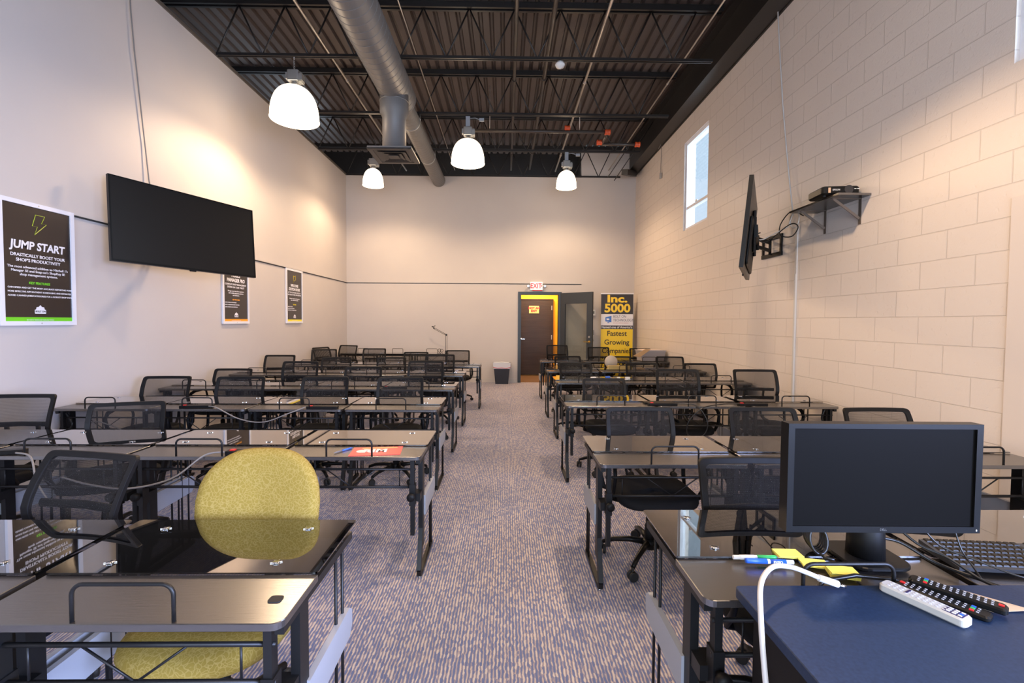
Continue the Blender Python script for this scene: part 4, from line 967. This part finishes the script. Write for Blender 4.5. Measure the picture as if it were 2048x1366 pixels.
for k in range(5): cl.tube([(1.0+.028*math.cos(a)+.003*k, 1.43+.012*k+.01*math.sin(a), .785+.040*math.sin(a)) for a in [i*PI/8 for i in range(16)]], .0042, 6, closed=True)
cl.tube([(.995, 1.46, .75), (1.0, 1.40, .745), (1.02, 1.385, .745)], .004, 6)
tag(cl.obj('coiled_cable', m_bc), 'bundle of coiled black cable left of the monitor stand', 'cable')
tag(MB().tube([(.86, 1.24, .735), (.90, 1.262, .75), (1.0, 1.275, .758), (1.10, 1.265, .752), (1.18, 1.24, .745), (1.25, 1.225, .74)], .006, 8).obj('thick_cable', m_bc), 'thick black cable lying along the far side of the desk', 'cable')
# sticky notes and markers
m_sticky = mat('yellow_sticky', (.82, .74, .14), .7)
for (x, y, a, n_, lab) in ((.905, 1.435, .5, 3, 'yellow sticky note pad furthest from the desk edge'), (.995, 1.318, .35, 6, 'thick pad of yellow sticky notes nearer the desk edge'), (.952, 1.378, .4, 2, 'pale yellow sticky notes between the two thicker pads')):
    p = MB()
    for k in range(n_): p.box(-.038, .038, -.025, .025, k*.0025, k*.0025+.0018, M=Matrix.Rotation(.05*(k % 3-1), 4, 'Z'))
    o = tag(p.obj('sticky_notes', m_sticky), lab, 'sticky notes', 'yellow sticky notes by the monitor'); o.location = (x, y, GT); o.rotation_euler = (0, 0, a-.6)
def marker(x0, y0, x1, y1, m, lab, z, labm):
    a = math.atan2(y1-y0, x1-x0); L = math.hypot(x1-x0, y1-y0); r = empty('marker_pen', ((x0+x1)/2, (y0+y1)/2, z+.0075), a, lab, 'marker')
    MB().lathe([(.005, -L/2), (.0072, -L/2+.004), (.0072, L*.16), (.0065, L*.16), (.0065, L*.5)], seg=14, axis='x').obj('barrel', m_white, r)
    MB().lathe([(.0068, -L/2-.002), (.0078, -L/2+.003), (.0078, -L*.06)], seg=14, axis='x').obj('cap', m, r)
    MB().lathe([(.0074, L*.0), (.0074, L*.34)], seg=14, axis='x').obj('label_band', labm, r)
    return r
mk = marker(.745, 1.385, .885, 1.375, m_blue, 'blue capped whiteboard marker with blue label on front right table', GT, m_blue)
text('lettering', 'EXPO', .011, (.022, -.0078, .001), m_white, mk, bold=.0004)
marker(.845, 1.402, .715, 1.406, m_green, 'green capped whiteboard marker lying behind the blue marker', GT, m_white)

# ------------------------------------------------------------------ things on the tables
mg = empty('magazine', (-.735, 2.63, TZ-.002), .12, 'red and white magazine on the second left row table', 'magazine')
MB().box(-.14, .14, -.085, .085, 0, .003, M=Matrix.Shear('XY', 4, (-.35, 0))).obj('pages', mat('magazine_red', (.62, .06, .05), .4), mg)
text('headline', 'RIM', .085, (-.01, .0, .0034), mat('magazine_white', (.78, .74, .72), .4), mg, rot=(0, 0, 0), bold=.003)
MB().lathe([(.028, 0), (.028, .0006)], (-.085, .0, .003), 20).obj('round_picture', bpy.data.materials['magazine_white'], mg)
MB().box(-.09, .11, .05, .072, .003, .0036).obj('strap_line', mat('magazine_orange', (.75, .35, .1), .4), mg)
pn = empty('ballpoint_pen', (-.925, 2.632, TZ+.004), math.atan2(.10, .06), 'blue and silver ballpoint pen beside the red magazine', 'pen')
MB().lathe([(.001, -.068), (.004, -.055), (.0045, -.01)], seg=10, axis='x').obj('grip', mat('pen_grey', (.15, .15, .17), .3), pn)
MB().lathe([(.0048, -.01), (.005, .05), (.003, .052), (.003, .062)], seg=10, axis='x').obj('barrel', m_blue, pn)
ps0 = None
def strip(x, y, L, lab, rz=0):
    global ps0
    if ps0 is None:
        ps0 = empty('power_strip'); MB().rbox(-.13, .13, -.028, .028, 0, .022, .008, 3, .003).obj('housing', m_plastic, ps0)
        B(-.11, -.085, -.012, .012, .022, .027).obj('switch', m_red, ps0); MB().rbox(-.07, .12, -.02, .02, .022, .0235, .004).obj('socket_face', m_white if False else m_bplas, ps0); o = ps0
    else: o = copy_tree(ps0)
    o.location = (x, y, TZ-.002); o.rotation_euler = (0, 0, rz); tag(o, lab, 'power strip', 'black power strips on the tables')
strip(-1.42, 2.57, .26, 'black power strip just behind the yellow chair top')
strip(-2.80, 2.55, .26, 'black power strip at the left photo edge, second row', .3)
strip(-1.55, 3.91, .26, 'black power strip on the third left row, second from the aisle')
strip(-2.62, 3.93, .26, 'black power strip on third left row behind the twisted chair', .1)
strip(1.42, 4.12, .26, 'black power strip in front of the flat slate, third right row')
strip(2.24, 4.12, .26, 'black power strip on third right row nearer the block wall')
strip(-1.22, 5.10, .26, 'black power strip on the fourth left row near the aisle')
strip(-1.22, 7.70, .26, 'black power strip on the sixth left row')
def cord(pts, lab, m=m_cord, r=.005, name='extension_lead'):
    P = [Vector(p) for p in pts]; out = []
    for i in range(len(P)-1):
        p0 = P[max(i-1, 0)]; p1 = P[i]; p2 = P[i+1]; p3 = P[min(i+2, len(P)-1)]
        for k in range(6):
            t = k/6; out.append(.5*((2*p1)+(p2-p0)*t+(2*p0-5*p1+4*p2-p3)*t*t+(3*p1-p0-3*p2+p3)*t**3))
    out.append(P[-1])
    tag(MB().tube(out, r, 6).obj(name, m), lab, 'cord', 'power cords strung between tables')
cord([(-1.55, 2.545, .745), (-1.64, 2.51, .735), (-1.75, 2.42, .64), (-1.95, 2.38, .60), (-2.2, 2.44, .60), (-2.4, 2.5, .62)], 'grey cord sagging left from power strip behind the yellow chair')
cord([(-2.66, 2.52, .745), (-2.55, 2.49, .73), (-2.45, 2.42, .62), (-2.38, 2.42, .5)], 'grey cord dropping from power strip at left photo edge')
cord([(-2.50, 3.90, .745), (-2.40, 3.85, .74), (-2.2, 3.82, .655), (-2.0, 3.82, .63), (-1.8, 3.84, .70), (-1.68, 3.88, .745)], 'grey cord sagging along the third left row tables')
cord([(-3.5, 3.9, .60), (-3.35, 3.84, .62), (-3.15, 3.84, .54), (-3.05, 3.86, .45)], 'grey cord below third row table at the poster wall')
cord([(1.55, 4.10, .745), (1.70, 4.05, .735), (1.78, 4.0, .60), (1.74, 4.0, .48), (1.62, 4.02, .48), (1.62, 4.02, .60), (1.75, 4.03, .72), (1.95, 4.08, .745), (2.1, 4.1, .745)], 'black cord looping between two power strips in third right row', m_bc)
cord([(2.92, 2.47, .70), (2.86, 2.46, .60), (2.90, 2.47, .48), (2.86, 2.46, .38), (2.93, 2.46, .34), (2.95, 2.47, .55)], 'black cord bundle hanging at the block wall end, second right row', m_bc, .009)
cord([(2.93, 4.16, .69), (2.90, 4.15, .60), (2.96, 4.15, .5), (2.93, 4.16, .4)], 'black cord bundle hanging at the block wall end, third right row', m_bc, .009)
cord([(-3.72, 3.93, .68), (-3.66, 3.92, .58), (-3.72, 3.92, .48), (-3.68, 3.93, .40)], 'black cord bundle hanging at the poster wall end, third left row', m_bc, .009)
cord([(2.1, 5.66, .72), (2.22, 5.6, .66), (2.26, 5.6, .55)], 'pale cord hanging in front of the fourth right row table')
# black slate and pen on right rows
tag(MB().rbox(1.28, 1.55, 4.18, 4.26, TZ-.002, TZ+.014, .01, 3, .002).obj('slate_tablet', m_bplas), 'flat black slate on the third right row beside power strip', 'tablet')
tag(B(2.02, 2.10, 2.545, 2.55, TZ-.002, TZ+.006).obj('silver_pen', m_chrome), 'small silver pen on the second right row table', 'pen')
tag(MB().rbox(-.63, -.595, 1.205, 1.235, TZ-.002, TZ+.0005, .008, 3).obj('rubber_pad', m_rubber), 'tiny black rubber pad on the bottom left table corner', 'pad')
# clutter around right rows four and five
tag(MB().box(-.03, .03, -.02, .02, 0, .035).obj('blue_box', m_blue), 'small bright blue box on the fourth right row table', 'box').location = (1.33, 5.95, TZ+.008)
tag(MB().box(-.022, .022, -.004, .004, 0, .055).obj('orange_tag', mat('orange_card', (.9, .45, .02), .5)), 'small orange card standing on the fourth right row table end', 'card').location = (.67, 5.86, TZ+.008)
bf = empty('small_bottle', (.80, 7.15, TZ+.008), 0, 'small amber bottle on the fifth right row table end', 'bottle')
MB().lathe([(.018, 0), (.018, .05), (.008, .065), (.008, .08)], seg=12).obj('bottle_body', mat('amber', (.65, .35, .08), .2), bf); MB().lathe([(.01, .08), (.01, .092)], seg=12).obj('bottle_cap', m_white, bf)
tag(MB().rbox(-.17, .17, -.05, .05, 0, .055, .01).obj('tan_carton', mat('tan_carton', (.45, .33, .12), .6)), 'long tan carton lying on the fifth right row table', 'carton').location = (1.78, 7.2, TZ+.008)
tag(MB().lathe([(0, -.02), (.10, -.02), (.10, .02), (0, .02)], seg=28, axis='y').obj('tape_roll', mat('beige_roll', (.55, .47, .38), .5)), 'upright beige roll standing on fifth right row table', 'roll').location = (1.70, 7.38, TZ+.108)
for i, (x, y, w) in enumerate(((1.15, 5.98, .07), (1.48, 5.98, .04), (1.60, 5.99, .06))):
    o = tag(MB().rbox(-w/2, w/2, -.02, .02, 0, .022, .006, 3, .003).obj('white_adapter', m_white), 'small white plug adapter, %s on the fourth right row' % ('leftmost', 'middle one', 'rightmost')[i], 'adapter', 'white adapters'); o.location = (x, y, TZ+.008)
